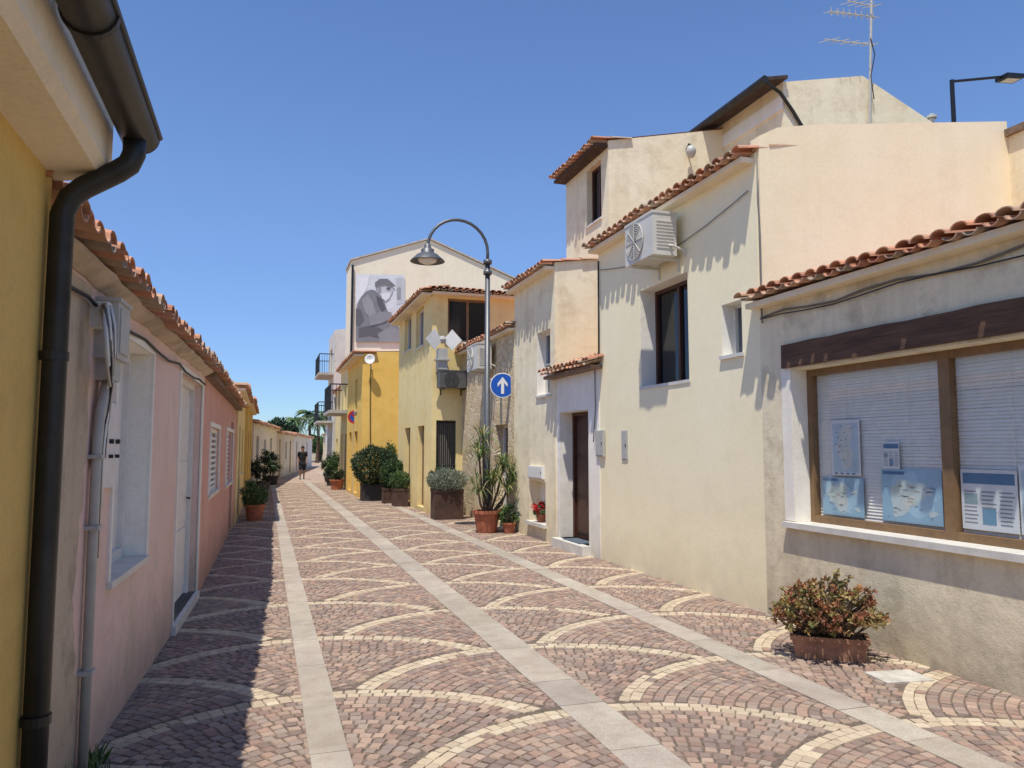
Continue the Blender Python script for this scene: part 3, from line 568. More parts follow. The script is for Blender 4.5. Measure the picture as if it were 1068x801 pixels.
# ---------------------------------------------------------------- left side
p = rect(-5, -3, -.74, 3.0); r = house('nearest ochre yellow house under a cream cornice', p, [3.4, 2.9, 2.9, 3.4], m_yel); E = Edge(p[1], p[2]); EL = E
g = MB(); prof = [(.0, 2.55), (.15, 2.57), (.18, 2.6), (.18, 2.78), (.2, 2.8), (.2, 2.86), (.0, 2.86)]
vs = [E.pt(0, z, o) for o, z in prof] + [E.pt(E.L + .03, z, o) for o, z in prof]; n = len(prof); g.add(vs, [(i, (i + 1) % n, n + (i + 1) % n, n + i) for i in range(n)] + [tuple(range(n - 1, -1, -1)), tuple(range(n, 2 * n))]); g.build('cornice', m_cornice, r)
g = MB(); g.bx(-5, -3, 2.9, -.55, 3.0, 2.94); g.build('roof', m_tile, r)
gt = thing('gutter', 'dark grey half round gutter and downpipe on nearest yellow house', 'gutter', (-.68, 2.95, 0)); g = MB(); prof = []; gx, gz, gr = -.475, 2.76, .068
for rr_, rev in ((gr, 0), (gr - .006, 1)):
    q = [(gx + rr_ * math.cos(a), gz + rr_ * math.sin(a)) for a in [math.pi + math.pi * i / 12 for i in range(13)]]; prof += q[::-1] if rev else q
vs = [(x, -2, z) for x, z in prof] + [(x, 3.06, z) for x, z in prof]; n = len(prof); g.add(vs, [(i, (i + 1) % n, n + (i + 1) % n, n + i) for i in range(n)] + [tuple(range(n))])
cap = [(gx + gr * math.cos(a), 3.06, gz + gr * math.sin(a)) for a in [math.pi + math.pi * i / 12 for i in range(13)]]; g.poly(cap); g.poly([(c[0], 3.066, c[2]) for c in cap][::-1]); g.tube([(gx + gr, -2, gz), (gx + gr, 3.06, gz)], .01, 8); g.build('gutter_trough', m_gutter, gt, True)
g = MB(); g.tube([(gx, 2.95, gz - .05), (gx, 2.95, gz - .11), (gx - .015, 2.95, gz - .15), (gx - .05, 2.95, gz - .18), (-.63, 2.95, 2.51), (-.67, 2.95, 2.47), (-.692, 2.95, 2.41), (-.694, 2.95, 1.2), (-.694, 2.95, .0)], .039, 14); g.build('downpipe', m_gutter, gt, True)
for z in (.7, 1.9): g = MB(); g.lathe((-.694, 2.95, z), [(.039, 0), (.045, 0), (.045, .03), (.039, .03)], 16); g.build('pipe_clamp', m_gutter, gt)
for y in (.4, 1.3, 2.2): g = MB(); g.lathe((gx, y, gz), [(gr - .004, -.012), (gr + .006, -.012), (gr + .006, .012), (gr - .004, .012)], 20, (0, 1, 0)); g.build('gutter_bracket', m_gutter, gt)
A = (-.885, 3.03); B = (-.67, 9.25); p = [(-5, 3.03), A, B, (-5, 9.25)]; t = [3.2, 2.5, 2.5, 3.2]; E = Edge(A, B); L2 = E
o1 = E.box(118, 355, 155, 590) + (.18,); o2 = E.box(184, 392, 207, 640); o2 = (o2[0], o2[1], .08, o2[3], .14)
r = house('faded pink house with white window recess and rough wavy eave', p, t, m_pink, {1: [o1, o2]})
tileroof(r, E, 2.49, .17, .2, p, t, courses=3, eave=None)
g = MB(); n = 30; vs = []
for i in range(n + 1):
    s = -.02 + (E.L + .02) * i / n; lo = 2.41 + U(-.012, .012); ou = .09 + U(-.015, .015); vs += [E.pt(s, lo, -.05), E.pt(s, lo, .012), E.pt(s, lo + .045, ou), E.pt(s, 2.475, ou), E.pt(s, 2.475, -.05)]
g.add(vs, [(5 * i + j, 5 * i + (j + 1) % 5, 5 * i + 5 + (j + 1) % 5, 5 * i + 5 + j) for i in range(n) for j in range(5)] + [(4, 3, 2, 1, 0)]); g.build('eave', m_patch, r)
rs = random.Random(3); left = []; right = []; z = 0.0
while z < 2.42: left.append((0.01, z)); right.append((1.16 + .06 * math.sin(z * 5) + rs.uniform(-.03, .03) + (.06 if z < .5 or z > 1.9 else 0), z)); z += .06
g = MB()
for i in range(len(left) - 1): g.poly([E.pt(left[i][0], left[i][1], .004), E.pt(right[i][0], right[i][1], .004), E.pt(right[i + 1][0], right[i + 1][1], .004), E.pt(left[i + 1][0], left[i + 1][1], .004)])
pm = g.build('exposed_render', m_patch, r); pm['label'] = 'worn tan render at the near end of pink wall'
window(r, E, o1, m_wpaint, m_wpaint, .07, (.5,), (), m_marble, so=.05, label='white window in a shallow recess'); reveal(r, E, o1, m_white)
def surround(r, E, o, w, mat, bottom=False):
    g = MB(); a, b, z0, z1 = o[:4]; g.eb(E, a - w, a, z0, z1 + w, -.01, .015); g.eb(E, b, b + w, z0, z1 + w, -.01, .015); g.eb(E, a, b, z1, z1 + w, -.01, .0145)
    if bottom: g.eb(E, a, b, z0 - w, z0, -.01, .0145)
    g.build('surround', mat, r)
surround(r, E, o1, .04, m_white); surround(r, E, o2, .06, m_white)
door(r, E, o2, m_wpaint, m_wpaint); g = MB(); g.eb(E, o2[0] - .05, o2[1] + .05, -.01, .08, -.14, .04); g.build('doorstep', m_marble, r)
# meter box and conduits
s, z = E.px(99, 327); s0, s1 = s + .0, s + .27; mbx = thing('meter_box', 'grey electric meter box with looping cables on faded pink wall', 'meter box', E.pt(s, 2.0, .05))
g = MB(); g.eb(E, s0, s1, 2.06, 2.35, .0, .11); g.eb(E, s0 - .01, s1 + .01, 2.35, 2.37, 0, .12); g.build('case', m_gplas, mbx)
g = MB(); g.eb(E, s0 + .03, s1 - .03, 2.09, 2.32, .11, .118); g.build('cover', m_gplas, mbx)
g = MB(); g.eb(E, s0 - .1, s0 - .01, 2.2, 2.33, 0, .08); g.build('junction_box', m_wmetal, mbx)
g = MB(); g.eb(E, s0 + .05, s1 - .08, 1.95, 2.06, .0, .09); g.build('lower_case', m_gplas, mbx)
for k in range(8):
    g = MB(); b = .03 + .025 * k; dz = .03 * (k % 4); g.tube([E.pt(s0 - .05 - b * .2, 2.32 - dz * .3, .05), E.pt(s0 - .11 - b * .8, 2.3 - dz, .1), E.pt(s0 - .15 - b, 2.2 - dz, .13), E.pt(s0 - .13 - b * .8, 2.08 - dz, .13), E.pt(s0 - .04 - b * .2, 2.0 - dz, .1), E.pt(s0 + .06, 2.03 - dz, .08), E.pt(s0 + .06 + .015 * k, 1.86 - dz, .05), E.pt(s0 + .02 + .02 * k, 1.7 - dz, .03), E.pt(s0 + .04 + .018 * k, 1.5, .025)], .0075, 6); g.build('cable', [m_wmetal, m_cable, m_gplas, m_bcable, m_wmetal, m_cable, m_wmetal, m_gplas][k], mbx, True)
for k, (ds, rad) in enumerate(((-.05, .024), (.03, .012), (.07, .012), (.11, .009))):
    g = MB(); g.tube([E.pt(s0 + .12 + ds * .4, 1.97, .05), E.pt(s0 + .08 + ds, 1.8, .04), E.pt(s0 + .06 + ds, 1.6, .035), E.pt(s0 + .06 + ds, .0 if k == 0 else .8 + .25 * k, .035)], rad, 9); g.build('conduit', m_gplas if k == 0 else [m_cable, m_wmetal, m_bcable][k - 1], mbx, True)
for z in (.5, 1.2, 1.55): g = MB(); g.eb(E, s0 - .03, s0 + .05, z, z + .02, .0, .066); g.build('pipe_clamp', m_gplas, mbx)
root = thing('utility_panel', 'white utility cabinet with black locks on pink wall', 'cabinet', E.pt(s1 + .05, 1.4)); a0, a1, z0, z1 = E.box(102, 420, 117, 508); g = MB(); g.eb(E, a0, a1, z0, z1, 0, .035); g.build('case', m_wpaint, root)
for q in (.3, .75):
    for dz, rr_ in ((.02, .013), (-.06, .01)): g = MB(); g.lathe(E.pt(a0 + (a1 - a0) * q, (z0 + z1) / 2 + dz, .035), [(rr_, 0), (rr_, .02), (.0, .022)], 10, (E.n.x, E.n.y, 0)); g.build('lock', m_dplas, root)
g = MB(); pts = [E.pt(.5 + i * .5, 2.3 + .02 * math.sin(i * 2), .02 + .01 * (i % 2)) for i in range(17)]; g.tube(pts[:12], .01, 5); tag(g.build('cable', m_bcable, origin=pts[0]), 'dark cable running under the pink house eave', 'cable')
# L3
A = (-.67, 9.25); B = (-.6, 17.2); p = [(-5, 9.25), A, B, (-5, 17.2)]; t = [3.2, 2.48, 2.48, 3.2]; E = Edge(A, B)
o1 = E.box(218, 446, 228, 512) + (.08,); o2 = E.box(235.5, 450, 242.5, 503) + (.08,); o3 = (5.9, 6.8, .05, 2.1, .12)
r = house('salmon house with two white louvred shutter windows', p, t, m_pink2, {1: [o1, o2, o3]}); tileroof(r, E, 2.48, .18, .2, p, t, courses=2, eave=m_wood)
door(r, E, o3, m_brown)
for o in (o1, o2):
    f = window(r, E, o, m_louv, m_lback, .06, (.5,), (), m_marble); g = MB(); z = o[2] + .09
    while z < o[3] - .09: g.eb(E, o[0] + .07, o[1] - .07, z, z + .035, -.065, -.035); z += .075
    g.build('louvre', m_louv, f)
    surround(r, E, o, .06, m_white, True)
r = farhouse('tallest yellow house on the left beyond the salmon house', -5, 17.2, -.57, 23, 2.95, m_yel2, [(1, 1.9, .1, 2.1), (3.2, 4.2, 1, 2.1)], side='l', slope=-.1)
r = farhouse('ochre low house on the left with brown door, far end', -5, 23, -.5, 31, 3.0, m_yel, [(1, 1.9, .1, 2.1), (4.2, 5.2, 1, 2.1)], side='l', slope=-.1)
def slant(label, A, B, h, mat, ops):
    dx = Vector((A[0] - B[0], A[1] - B[1])).normalized(); nn = Vector((-dx.y, dx.x)) ; nn = Vector((-abs(nn.x), abs(nn.y))); p = [(A[0] + nn.x * 5, A[1] + nn.y * 5 + .0), A, B, (B[0] + nn.x * 5, B[1] + nn.y * 5)]; E = Edge(A, B); t = [h + .8, h, h, h + .8]
    r = house(label, p, t, mat, {1: [(a, b, c, d, .12) for a, b, c, d in ops]}); tileroof(r, E, h - .04, .2, .16, p, t, courses=2, pitch=.22, r=.1)
    for a, b, c, d in ops:
        (door(r, E, (a, b, c, d, .12), m_door) if c < .3 else window(r, E, (a, b, c, d, .12), m_wpaint, m_glass, .05, (.5,), (), m_marble))
slant('white low house where the street bends, nearest on the left bend', (-.45, 31.2), (.55, 42), 2.65, m_white, [(1, 2, .1, 2.1), (4, 5, 1, 2), (7, 8, .1, 2.1)])
slant('cream low house in the middle of the left bend', (.57, 42.1), (1.75, 53), 2.5, m_side2, [(1, 2, .1, 2.1), (5, 6, 1, 2), (8, 9, .1, 2.1)])
slant('white low house farthest along the left bend', (1.77, 53.1), (4.0, 72), 2.6, m_white, [(2, 3, .1, 2.1), (7, 8, 1, 2), (12, 13, .1, 2.1)])
# ---------------------------------------------------------------- cables right
def cable(label, pts, r=.008, m=m_cable): g = MB(); g.tube(pts, r, 6); tag(g.build('cable', m, origin=pts[0], smooth=True), label, 'cable')
E = E2
pts = []
for i in range(14): q = i / 13; pts.append(E.pt(.1 + 3.7 * q, 4.25 - .22 * math.sin(q * math.pi), .02 + .004 * (i % 2)))
cable('thin grey cable sagging under the eave of tall cream house', pts, .006)
cable('dark cable dropping down the corner of tall cream house', [Vector((4.66, 6.43, 4.5)), Vector((4.665, 6.44, 4.1)), Vector((4.66, 6.42, 3.9)), Vector((4.665, 6.43, 3.3)), Vector((4.66, 6.42, 2.9)), Vector((4.65, 6.4, 2.84))], .01, m_cable)
pts = [E1.pt(.05 + i * .35, 2.9 + .025 * math.sin(i * 1.7), .02) for i in range(14)]; cable('grey cable running below the tiles of the shop window house', pts, .01)
pts = [E1.pt(.05 + i * .35, 2.87 + .02 * math.sin(i * 1.3 + 1), .03) for i in range(14)]; cable('second thinner cable below the shop window house tiles', pts, .006, m_bcable)
cable('cable down the white wall beside the beige meter box', [E3.pt(1.65, 2.8, .02), E3.pt(1.66, 2.2, .02), E3.pt(1.6, 1.7, .03)], .008)
cable('cable hanging on the left edge of tall cream house', [E2.pt(.04, 4.4, .02), E2.pt(.06, 3.6, .03), E2.pt(.03, 2.9, .02)], .012, m_bcable)
# ---------------------------------------------------------------- street lamp & sign
bx, by = 4.2, 14.75
root = thing('street_lamp', 'grey swan neck street lamp with bell shade beside yucca pot', 'street lamp', (bx, by, 0))
g = MB(); g.tube([(bx, by, 0), (bx, by, .9), (bx, by, .95), (bx, by, 5.4)], [.085, .08, .062, .05], 14); g.lathe((bx, by, 0), [(.14, 0), (.14, .04), (.1, .1), (.085, .14)], 16); g.build('pole', m_lamp, root, True)
for z in (.9, 5.15, 5.37): g = MB(); g.lathe((bx, by, z), [(.06, -.03), (.085, -.03), (.09, 0), (.085, .05), (.05, .06)], 16); g.build('collar', m_lamp, root, True)
dirv = Vector((-1, .0, 0)); ra = .62; pts = [Vector((bx, by, 5.35))]
for i in range(15): a = math.pi * i / 14; pts.append(Vector((bx, by, 5.58)) + dirv * (ra - ra * math.cos(a)) + Vector((0, 0, ra * math.sin(a))))
e = pts[-1] + Vector((0, 0, .06)); g = MB(); g.tube(pts + [e + Vector((0, 0, -.1))], .032, 10); g.build('arm', m_lamp, root, True)
g = MB(); g.lathe(e, [(.035, .02), (.06, .0), (.08, -.08), (.13, -.1), (.13, -.17), (.2, -.2), (.33, -.32), (.345, -.34), (.33, -.335), (.19, -.22), (.0, -.2)], 28); g.build('lamp_shade', m_lamp, root, True)
g = MB(); g.lathe(e, [(.16, -.24), (.2, -.29), (.17, -.35), (.08, -.39), (0, -.4)], 20); g.build('bowl', m_wmetal, root, True)
c = P(526, 402, Y=by - .1); c = Vector((bx + .29, by - .1, c.z)); n = Vector((-.25, -1, 0)).normalized(); tx = Vector((1, -.25, 0)).normalized()
root = thing('road_sign', 'round blue sign with white upward arrow on the lamp post', 'sign', c)
g = MB(); g.lathe(c, [(0.001, -.012), (.25, -.012), (.255, 0), (.25, .004)], 32, n); g.build('sign_back', m_gplas, root)
g = MB(); g.lathe(c, [(.25, .005), (.235, .0055)], 36, n); g.build('rim', m_wmetal, root)
g = MB(); g.lathe(c, [(.238, .004), (0.001, .0045)], 36, n); g.build('face', m_blue, root)
g = MB(); f = c + n * .009
g.poly([f + tx * a + Vector((0, 0, b)) for a, b in [(-.03, -.17), (.03, -.17), (.03, .05), (.1, -.03), (.1, .04), (0, .17), (-.1, .04), (-.1, -.03), (-.03, .05)]])
g.build('arrow', m_wmetal, root)
for z in (-.12, .12): g = MB(); g.tube([c + Vector((-.29, .1, z)), c + Vector((.02, .02, z))], .015, 6); g.build('bracket', m_gplas, root)
c = P(370, 435, Y=27.5); root = thing('road_sign', 'small round red and blue no parking sign near balcony', 'sign', (c.x, 27.5, 0)); g = MB(); g.tube([(c.x, 27.53, 0), (c.x, 27.53, c.z + .2)], .03, 8); g.build('pole', m_gplas, root)
n = (0, -1, 0); g = MB(); g.lathe(c, [(.24, -.01), (.24, .004), (.17, .005)], 28, n); g.build('rim', m_red, root); g = MB(); g.lathe(c, [(.18, .003), (0.001, .004)], 28, n); g.build('face', m_blue, root)
g = MB(); a = Vector((.13, 0, -.13)); b = Vector((.02, 0, .02)); f = Vector((c.x, 27.492, c.z)); g.poly([f - a - b, f + a - b, f + a + b, f - a + b]); g.build('slash', m_red, root)
# ---------------------------------------------------------------- plants
def leaf(mb, p, d, L, W, up=None):
    d = d.normalized(); s = d.cross(up if up else Vector((U(-1, 1), U(-1, 1), U(-1, 1)))); s = s.normalized() if s.length > 1e-3 else d.orthogonal(); b = d.cross(s) * L * .12
    mb.add([p, p + d * L * .5 + s * W * .5 + b, p + d * L, p + d * L * .5 - s * W * .5 + b], [(0, 1, 2, 3)])
def rv(): return Vector((random.gauss(0, 1), random.gauss(0, 1), random.gauss(0, 1))).normalized()
def bush(mb, c, rad, n, L, W, cols, clumps=14, tight=False):
    c = Vector(c); cc = [(rv(), U(.55, .95), random.choice(cols), U(.75, 1.2)) for _ in range(clumps)]
    for i in range(n):
        d, q, col, k = random.choice(cc); o = d * q + rv() * U(0, .42)
        if tight: o = rv() * (U(.86, 1.02) if R() < .85 else U(.4, .9)); o = o * (1 + .06 * math.sin(7 * o.x + 3 * o.z) + .05 * math.sin(9 * o.y)); k = U(.85, 1.1); col = random.choice(cols)
        if o.length > 1.12: o = o.normalized() * U(.85, 1.08)
        kk = k * U(.7, 1.25); mb.cur = (col[0] * kk, col[1] * kk, col[2] * kk, 1); p = c + Vector((o.x * rad[0], o.y * rad[1], o.z * rad[2])); leaf(mb, p, o * .6 + rv(), L * U(.7, 1.3), W)
GR = [C(72, 100, 50), C(88, 118, 60), C(60, 86, 46), C(104, 130, 72)]; DG = [C(50, 76, 46), C(64, 92, 52), C(44, 64, 42)]; LV = [C(150, 156, 136), C(128, 138, 118), C(168, 172, 152), C(110, 122, 102)]
def pot_round(root, x, y, r, h, m): g = MB(); g.lathe((x, y, 0), [(.001, 0), (r * .72, 0), (r * .95, h * .85), (r * 1.06, h * .86), (r * 1.06, h), (r * .93, h), (r * .9, h * .88), (.001, h * .88)], 22); g.build('pot', m, root)
def pot_box(root, x, y, wx, wy, h, m):
    g = MB(); g.bx(x - wx / 2, y - wy / 2, 0, x + wx / 2, y + wy / 2, h - .04)
    t_ = .03
    for (a, b, c, d) in ((-1, -1, 1, -1), (-1, 1, 1, 1)): g.bx(x - wx / 2 - .01, y + b * wy / 2 - (t_ if b > 0 else .01), h - .07, x + wx / 2 + .01, y + b * wy / 2 + (t_ if b < 0 else .01), h)
    for a in (-1, 1): g.bx(x + a * wx / 2 - (t_ if a > 0 else .01), y - wy / 2 + t_, h - .07, x + a * wx / 2 + (t_ if a < 0 else .01), y + wy / 2 - t_, h - .001)
    g.build('pot', m, root); g = MB(); g.bx(x - wx / 2 + .02, y - wy / 2 + .02, h - .05, x + wx / 2 - .02, y + wy / 2 - .02, h - .025); g.build('soil', m_soil, root)
def potted(label, x, y, box, size, h, pm, rad, cz, n, L, W, cols, tight=False, grp='potted plants along the street'):
    root = thing('potted_plant', label, 'potted plant', (x, y, 0), grp)
    (pot_box(root, x, y, size[0], size[1], h, pm) if box else pot_round(root, x, y, size, h, pm))
    g = MB(); 
    for k in range(5): a = k * 1.3; g.tube([(x + .05 * math.cos(a), y + .05 * math.sin(a), h * .8), (x + rad[0] * .4 * math.cos(a), y + rad[1] * .4 * math.sin(a), cz)], .012, 5)
    g.build('stem', m_bark, root); g = MB(); bush(g, (x, y, cz), rad, n, L, W, cols, tight=tight); g.build('foliage', m_leaf, root); return root
# foreground planter
c = P(861, 690, Z=0); px_, py_ = c.x + .12, c.y + .1
root = thing('potted_plant', 'bushy olive and rust succulent in pale terracotta trough before shop window house', 'potted plant', (px_, py_, 0), 'potted plants along the street')
g = MB(); rot = Vector((.8, -.6, 0)).normalized(); pr = Vector((-rot.y, rot.x, 0)); o = Vector((px_, py_, 0)); a, b, h = .27, .12, .17
def ring(k, z, dx=0): return [o + rot * (sx * (a * k + dx)) + pr * (sy * (b * k + dx)) + Vector((0, 0, z)) for sx, sy in ((-1, -1), (1, -1), (1, 1), (-1, 1))]
rings = [ring(.88, 0), ring(1, h * .8), ring(1.0, h * .8, .012), ring(1.0, h, .014), ring(1.0, h, -.008), ring(1.0, h * .85, -.01)]; vs = [q for r_ in rings for q in r_]
g.add(vs, [(i * 4 + j, i * 4 + (j + 1) % 4, (i + 1) * 4 + (j + 1) % 4, (i + 1) * 4 + j) for i in range(5) for j in range(4)] + [(20, 21, 22, 23)]); g.build('pot', m_rust, root)
g = MB(); g.poly([q + Vector((0, 0, .004)) for q in ring(.97, h * .86)]); g.build('soil', m_soil, root)
st = MB(); lf = MB(); cols = [C(156, 140, 84), C(172, 148, 92), C(136, 126, 76), C(180, 132, 90), C(168, 112, 82), C(122, 120, 70), C(188, 164, 106), C(160, 104, 76)]
for k in range(250):
    d = rv(); d.z = abs(d.z) * .9 + U(-.1, .15); rad = U(.5, 1.0) ** .6; tip = o + Vector((d.x * .44 * rad, d.y * .4 * rad, .24 + max(d.z, -.06) * .43 * rad))
    base = o + rot * U(-.15, .15) + pr * U(-.05, .05) + Vector((0, 0, .14)); mid = base.lerp(tip, .6) + Vector((0, 0, .03)); st.tube([base, mid, tip], [.007, .005, .003], 4)
    ax = (tip - mid).normalized(); col = random.choice(cols); kk = U(.75, 1.2)
    for j in range(13):
        lf.cur = tuple(q * kk * U(.85, 1.15) for q in col[:3]) + (1,); lf_d = (ax * U(-.1, .9) + rv() * .9); leaf(lf, tip - ax * U(0, .05), lf_d, U(.03, .05), .022)
st.build('stem', m_bark, root); lf.build('foliage', m_leaf, root)
c = P(933, 705, Z=0); g = MB(); g.par((c.x - .19, c.y - .13, -.01), Vector((.36, -.05, 0)), Vector((.04, .26, 0)), Vector((0, 0, .017))); ms = tag(g.build('manhole_cover', m_conc, origin=(c.x, c.y, 0)), 'pale concrete inspection slab beside the pale terracotta trough', 'manhole cover')
# yucca
root = thing('potted_plant', 'spiky yucca in terracotta pot at the foot of the lamp', 'potted plant', (4.08, 14.35, 0), 'potted plants along the street'); pot_round(root, 4.08, 14.35, .26, .42, m_terra)
st = MB(); lf = MB()
for (dx, dy, hh, n) in ((-.16, 0, 1.55, 90), (.36, .1, 1.3, 90), (.1, -.1, 1.05, 70), (.42, .0, .85, 60), (-.05, .1, 1.85, 50), (.55, .1, 1.1, 60), (-.2, -.05, .9, 40)):
    tp = Vector((4.08 + dx, 14.35 + dy, hh)); st.tube([(4.08 + dx * .2, 14.35 + dy * .2, .36), (4.08 + dx * .7, 14.35 + dy, hh * .6), tp], [.026, .022, .018], 7)
    for k in range(n):
        d = rv(); d.z = U(-.35, 1.0); d.normalize(); col = random.choice([C(98, 124, 66), C(120, 144, 80), C(80, 106, 58), C(156, 160, 100), C(174, 160, 112)]); lf.cur = col; L = U(.34, .56); s = d.cross(Vector((0, 0, 1))); s = s.normalized() * .011 if s.length > .01 else Vector((.011, 0, 0))
        m1 = tp + d * L * .55; e = tp + d * L + Vector((0, 0, -.12)); b0 = tp + Vector((0, 0, U(-.2, .05))); lf.add([b0 - s * .6, b0 + s * .6, m1 + s, m1 - s, e], [(0, 1, 2, 3), (3, 2, 4)])
st.build('trunk', m_bark, root); lf.build('foliage', m_leaf, root)
potted('small leafy green plant between yucca and cream house wall', 4.45, 14.1, False, .13, .2, m_terra, (.2, .2, .22), .34, 500, .08, .035, GR)
potted('rounded grey green lavender bush in tall rusty planter', 4.0, 17.4, True, (.66, .5), .68, m_corten, (.44, .38, .26), .86, 4200, .06, .016, LV, True)
potted('dark leafy shrub in charcoal planter behind the lavender bush', 4.1, 18.15, True, (.5, .4), .6, m_char, (.36, .3, .3), .85, 1600, .08, .03, DG, True)
potted('large dark clipped shrub beside the orange yellow house', 3.25, 24.2, True, (.8, .6), .5, m_char, (.68, .6, .6), 1.06, 7000, .08, .035, DG, True)
potted('light green shrub in rusty planter, right of dark clipped shrub', 3.7, 22.9, True, (.75, .5), .45, m_corten, (.42, .4, .42), .84, 4000, .08, .035, GR + DG, True)
potted('bushy green plant in rusty planter close to yellow corner house', 3.62, 21.6, True, (.4, .5), .5, m_corten, (.26, .3, .26), .7, 1500, .07, .03, GR, True)
potted('tall thin shrub rising behind the light green shrub', 3.75, 24.6, False, .2, .35, m_char, (.28, .3, .5), 1.35, 1400, .09, .035, GR)
potted('small green bush in terracotta pot by salmon house end, front', -.2, 18.3, False, .22, .36, m_terra, (.26, .26, .2), .5, 1300, .06, .028, GR, True)
potted('second terracotta pot with pale green bush behind front pot', -.22, 19.4, False, .22, .4, m_terra, (.3, .3, .28), .6, 900, .08, .03, GR + LV)
potted('dark oleander in pot at the left by ochre low house', -.1, 30.0, False, .3, .4, m_char, (.42, .45, .55), .95, 1800, .1, .035, DG)
potted('dark potted shrub on the left where the street bends', .3, 36.0, False, .3, .4, m_char, (.42, .45, .5), .9, 1400, .1, .035, DG)
potted('green potted shrub under the railed balcony', 2.7, 31, False, .28, .4, m_terra, (.4, .4, .5), .8, 1400, .1, .04, GR + DG)
potted('dark potted shrub past the balcony house', 2.8, 34.5, False, .3, .4, m_char, (.45, .45, .6), .9, 1400, .1, .04, DG)
potted('potted bush beyond the banner building doorway', 3.0, 38.5, False, .3, .4, m_char, (.4, .4, .5), .8, 1000, .1, .04, GR)
# red flowers in niche
a, b, z0, z1 = E4.box(552, 502, 569, 545); root = thing('potted_plant', 'red flowering pot in the niche of cream two storey house', 'potted plant', E4.pt((a + b) / 2, z0, -.1), 'potted plants along the street')
q = E4.pt((a + b) / 2, z0, -.08); g = MB(); g.lathe(q, [(.001, .006), (.07, .006), (.1, .15), (.085, .15), (.001, .13)], 14); g.build('pot', m_terra, root)
g = MB(); bush(g, q + Vector((0, 0, .22)), (.1, .16, .12), 260, .06, .03, GR); g.build('foliage', m_leaf, root); g = MB(); bush(g, q + Vector((-.05, 0, .27)), (.1, .18, .1), 110, .05, .045, [C(196, 30, 30), C(214, 50, 44)]); g.build('flower', m_leaf, root)
# weeds
def weed(label, x, y, z=0, n=60, r=.1, h=.16, cols=GR):
    g = MB()
    for k in range(n): g.cur = random.choice(cols); leaf(g, Vector((x + U(-r, r) * .6, y + U(-r, r), z)), Vector((U(-.6, .6), U(-.6, .6), 1)), U(.4, 1) * h, .014)
    tag(g.build('weed', m_leaf, origin=(x, y, z)), label, 'weed')
weed('tuft of green weeds at the foot of nearest downpipe', -.74, 4.0, 0, 170, .13, .2); weed('weed tuft at the base of faded pink wall', -.8, 4.45, 0, 90, .1, .13)
weed('small weeds at foot of the wall behind terracotta trough', 4.62, 5.6, 0, 60, .3, .07)
# ---------------------------------------------------------------- far trees
def palm(label, x, y, h, fr=1.9):
    root = thing('palm_tree', label, 'palm tree', (x, y, 0), 'palms at the end of the street'); g = MB(); g.tube([(x, y, 0), (x + .1, y, h * .5), (x, y, h)], [.24, .17, .15], 9); g.build('trunk', m_bark, root); g = MB()
    for k in range(40):
        a = U(0, 6.28); el = U(-.6, 1.25); d = Vector((math.cos(a), math.sin(a), 0)); L = fr * U(.8, 1.1); prev = Vector((x, y, h)); g.cur = random.choice(GR + DG); s = Vector((-d.y, d.x, 0))
        for j in range(7):
            t0 = j / 7; nx = Vector((x, y, h)) + d * L * (t0 + 1 / 7) * math.cos(el * (1 - t0)) + Vector((0, 0, L * (math.sin(el) * (t0 + .14) - .75 * (t0 + .14) ** 2)))
            for sg in (-1, 1):
                w2 = .3 * (1 - t0 * .6); g.add([prev, nx, nx + s * sg * w2 * .8 + d * .2 - Vector((0, 0, .22)), prev.lerp(nx, .3) + s * sg * w2 * .3 - Vector((0, 0, .05))], [(0, 1, 2, 3)])
            prev = nx
    g.build('crown', m_leaf, root)
def tree(label, x, y, h, r, cols=DG, n=2600):
    root = thing('tree', label, 'tree', (x, y, 0), 'trees at the end of the street'); g = MB(); g.tube([(x, y, 0), (x + .1, y, h * .35), (x, y, h * .7)], [.25, .2, .1], 8)
    for k in range(5): a = k * 1.25; g.tube([(x, y, h * .4), (x + r * .5 * math.cos(a), y + r * .5 * math.sin(a), h * .72)], [.1, .04], 5)
    g.build('trunk', m_bark, root); g = MB(); bush(g, (x, y, h * .68), (r, r, h * .34), n, .38, .2, cols, 22); g.build('crown', m_leaf, root)
def atp(u, y): q = P(u, 468, Y=y); return q.x
palm('tall palm, leftmost of the palms beyond the street end', atp(307, 92), 92, 4.9, 1.5); palm('second palm from the left beyond the street end', atp(322, 96), 96, 5.9, 1.6); palm('third palm from the left beyond the street end', atp(331, 90), 90, 5.0, 1.5); palm('rightmost palm nearest the grey balcony block', atp(340, 94), 94, 5.7, 1.6)
tree('round dark tree at left behind the bend houses', atp(293, 85), 85, 4.7, 1.5); tree('broad low tree behind the middle palm', atp(318, 100), 100, 3.2, 2.4, GR); tree('low tree left of the last small house', atp(334, 104), 104, 3.0, 2.4)
tree('far low tree at the left edge of the street end', atp(278, 90), 90, 3.4, 2.2); tree('far dark tree directly over the walking person', atp(303, 110), 110, 3.6, 2.2)
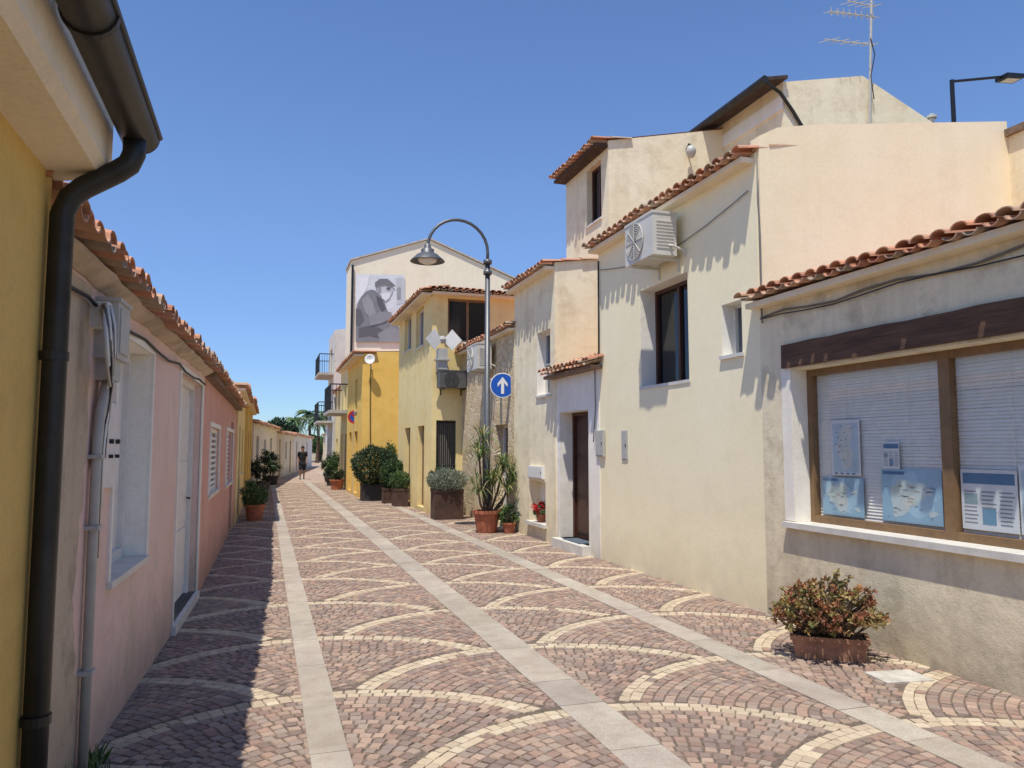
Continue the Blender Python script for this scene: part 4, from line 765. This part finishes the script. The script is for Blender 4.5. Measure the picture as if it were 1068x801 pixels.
# ---------------------------------------------------------------- person
def skin(name, nodes, edges, mat, parent, sub=2):
    og = ORG[parent.name]; me = bpy.data.meshes.new(name); me.from_pydata([tuple(n[0]) for n in nodes], edges, []); me.materials.append(mat); o = bpy.data.objects.new(name, me); COL.objects.link(o); o.parent = parent; ORG[o.name] = og
    o.modifiers.new('s', 'SKIN')
    for i, n in enumerate(nodes): me.skin_vertices[0].data[i].radius = (n[1], n[2] if len(n) > 2 else n[1]); me.skin_vertices[0].data[i].use_root = (i == 0)
    s = o.modifiers.new('u', 'SUBSURF'); s.levels = sub; s.render_levels = sub
    return o
c = P(315, 500, Z=0); root = thing('person', 'person in black T-shirt and dark shorts walking down the street', 'person', (c.x, c.y, 0))
b = [((0, 0, .93), .12, .09), ((0, 0, 1.1), .115, .08), ((0, -.01, 1.3), .14, .09), ((0, 0, 1.42), .09, .07), ((0, -.01, 1.5), .05), ((0, -.03, 1.57), .075, .085), ((0, -.03, 1.66), .075, .09),
     ((-.09, 0, .88), .08), ((-.1, -.1, .5), .055), ((-.1, -.06, .28), .052), ((-.1, .0, .08), .035), ((-.1, -.14, .035), .03),
     ((.09, 0, .88), .08), ((.1, .1, .5), .055), ((.1, .2, .3), .05), ((.1, .32, .14), .035), ((.1, .24, .05), .03),
     ((-.18, 0, 1.4), .05), ((-.2, .06, 1.14), .04), ((-.2, -.03, .9), .03), ((-.2, -.06, .82), .03, .02),
     ((.18, 0, 1.4), .05), ((.2, -.04, 1.14), .04), ((.19, -.16, .94), .03), ((.19, -.2, .86), .03, .02)]
ed = [(0, 1), (1, 2), (2, 3), (3, 4), (4, 5), (5, 6), (0, 7), (7, 8), (8, 9), (9, 10), (10, 11), (0, 12), (12, 13), (13, 14), (14, 15), (15, 16), (3, 17), (17, 18), (18, 19), (19, 20), (3, 21), (21, 22), (22, 23), (23, 24)]
for hand, side in ((20, -1), (24, 1)):
    hp = Vector(b[hand][0])
    for k in range(4): i = len(b); b.append((tuple(hp + Vector((0, -.025 + .017 * k, -.05))), .009)); b.append((tuple(hp + Vector((-side * .015, -.03 + .018 * k, -.09 + .005 * abs(k - 1))), ), .008)); ed += [(hand, i), (i, i + 1)]
    i = len(b); b.append((tuple(hp + Vector((-side * .01, -.04, -.01))), .01)); b.append((tuple(hp + Vector((-side * .02, -.055, -.045))), .008)); ed += [(hand, i), (i, i + 1)]
skin('body', b, ed, m_skin, root)
skin('shirt', [((0, 0, 1.0), .17, .14), ((0, 0, 1.15), .17, .13), ((0, -.01, 1.3), .19, .14), ((0, 0, 1.42), .13, .11), ((-.18, 0, 1.4), .085), ((-.2, .04, 1.18), .075), ((.18, 0, 1.4), .085), ((.2, -.03, 1.18), .075), ((0, 0, .86), .17, .14)], [(0, 1), (1, 2), (2, 3), (3, 4), (4, 5), (3, 6), (6, 7), (0, 8)], m_cloth, root)
skin('shorts', [((0, 0, .93), .16, .13), ((-.09, 0, .84), .12), ((-.1, -.09, .46), .1), ((.09, 0, .84), .12), ((.1, .09, .46), .1)], [(0, 1), (1, 2), (0, 3), (3, 4)], m_short, root)
g = MB(); g.lathe((0 + c.x, c.y + .0, 1.64), [(.088, -.05), (.094, 0), (.086, .06), (.055, .1), (.0, .115)], 16); g.build('hair', m_cloth, root, True)
for (x, y, z) in ((-.1, -.12, .03), (.1, .26, .05)): g = MB(); g.lathe((c.x + x, c.y + y + .06, z), [(.001, -.1), (.035, -.09), (.045, 0), (.042, .1), (.02, .14), (.001, .15)], 12, (0, -1, 0)); g.build('shoe', m_dplas, root, True)
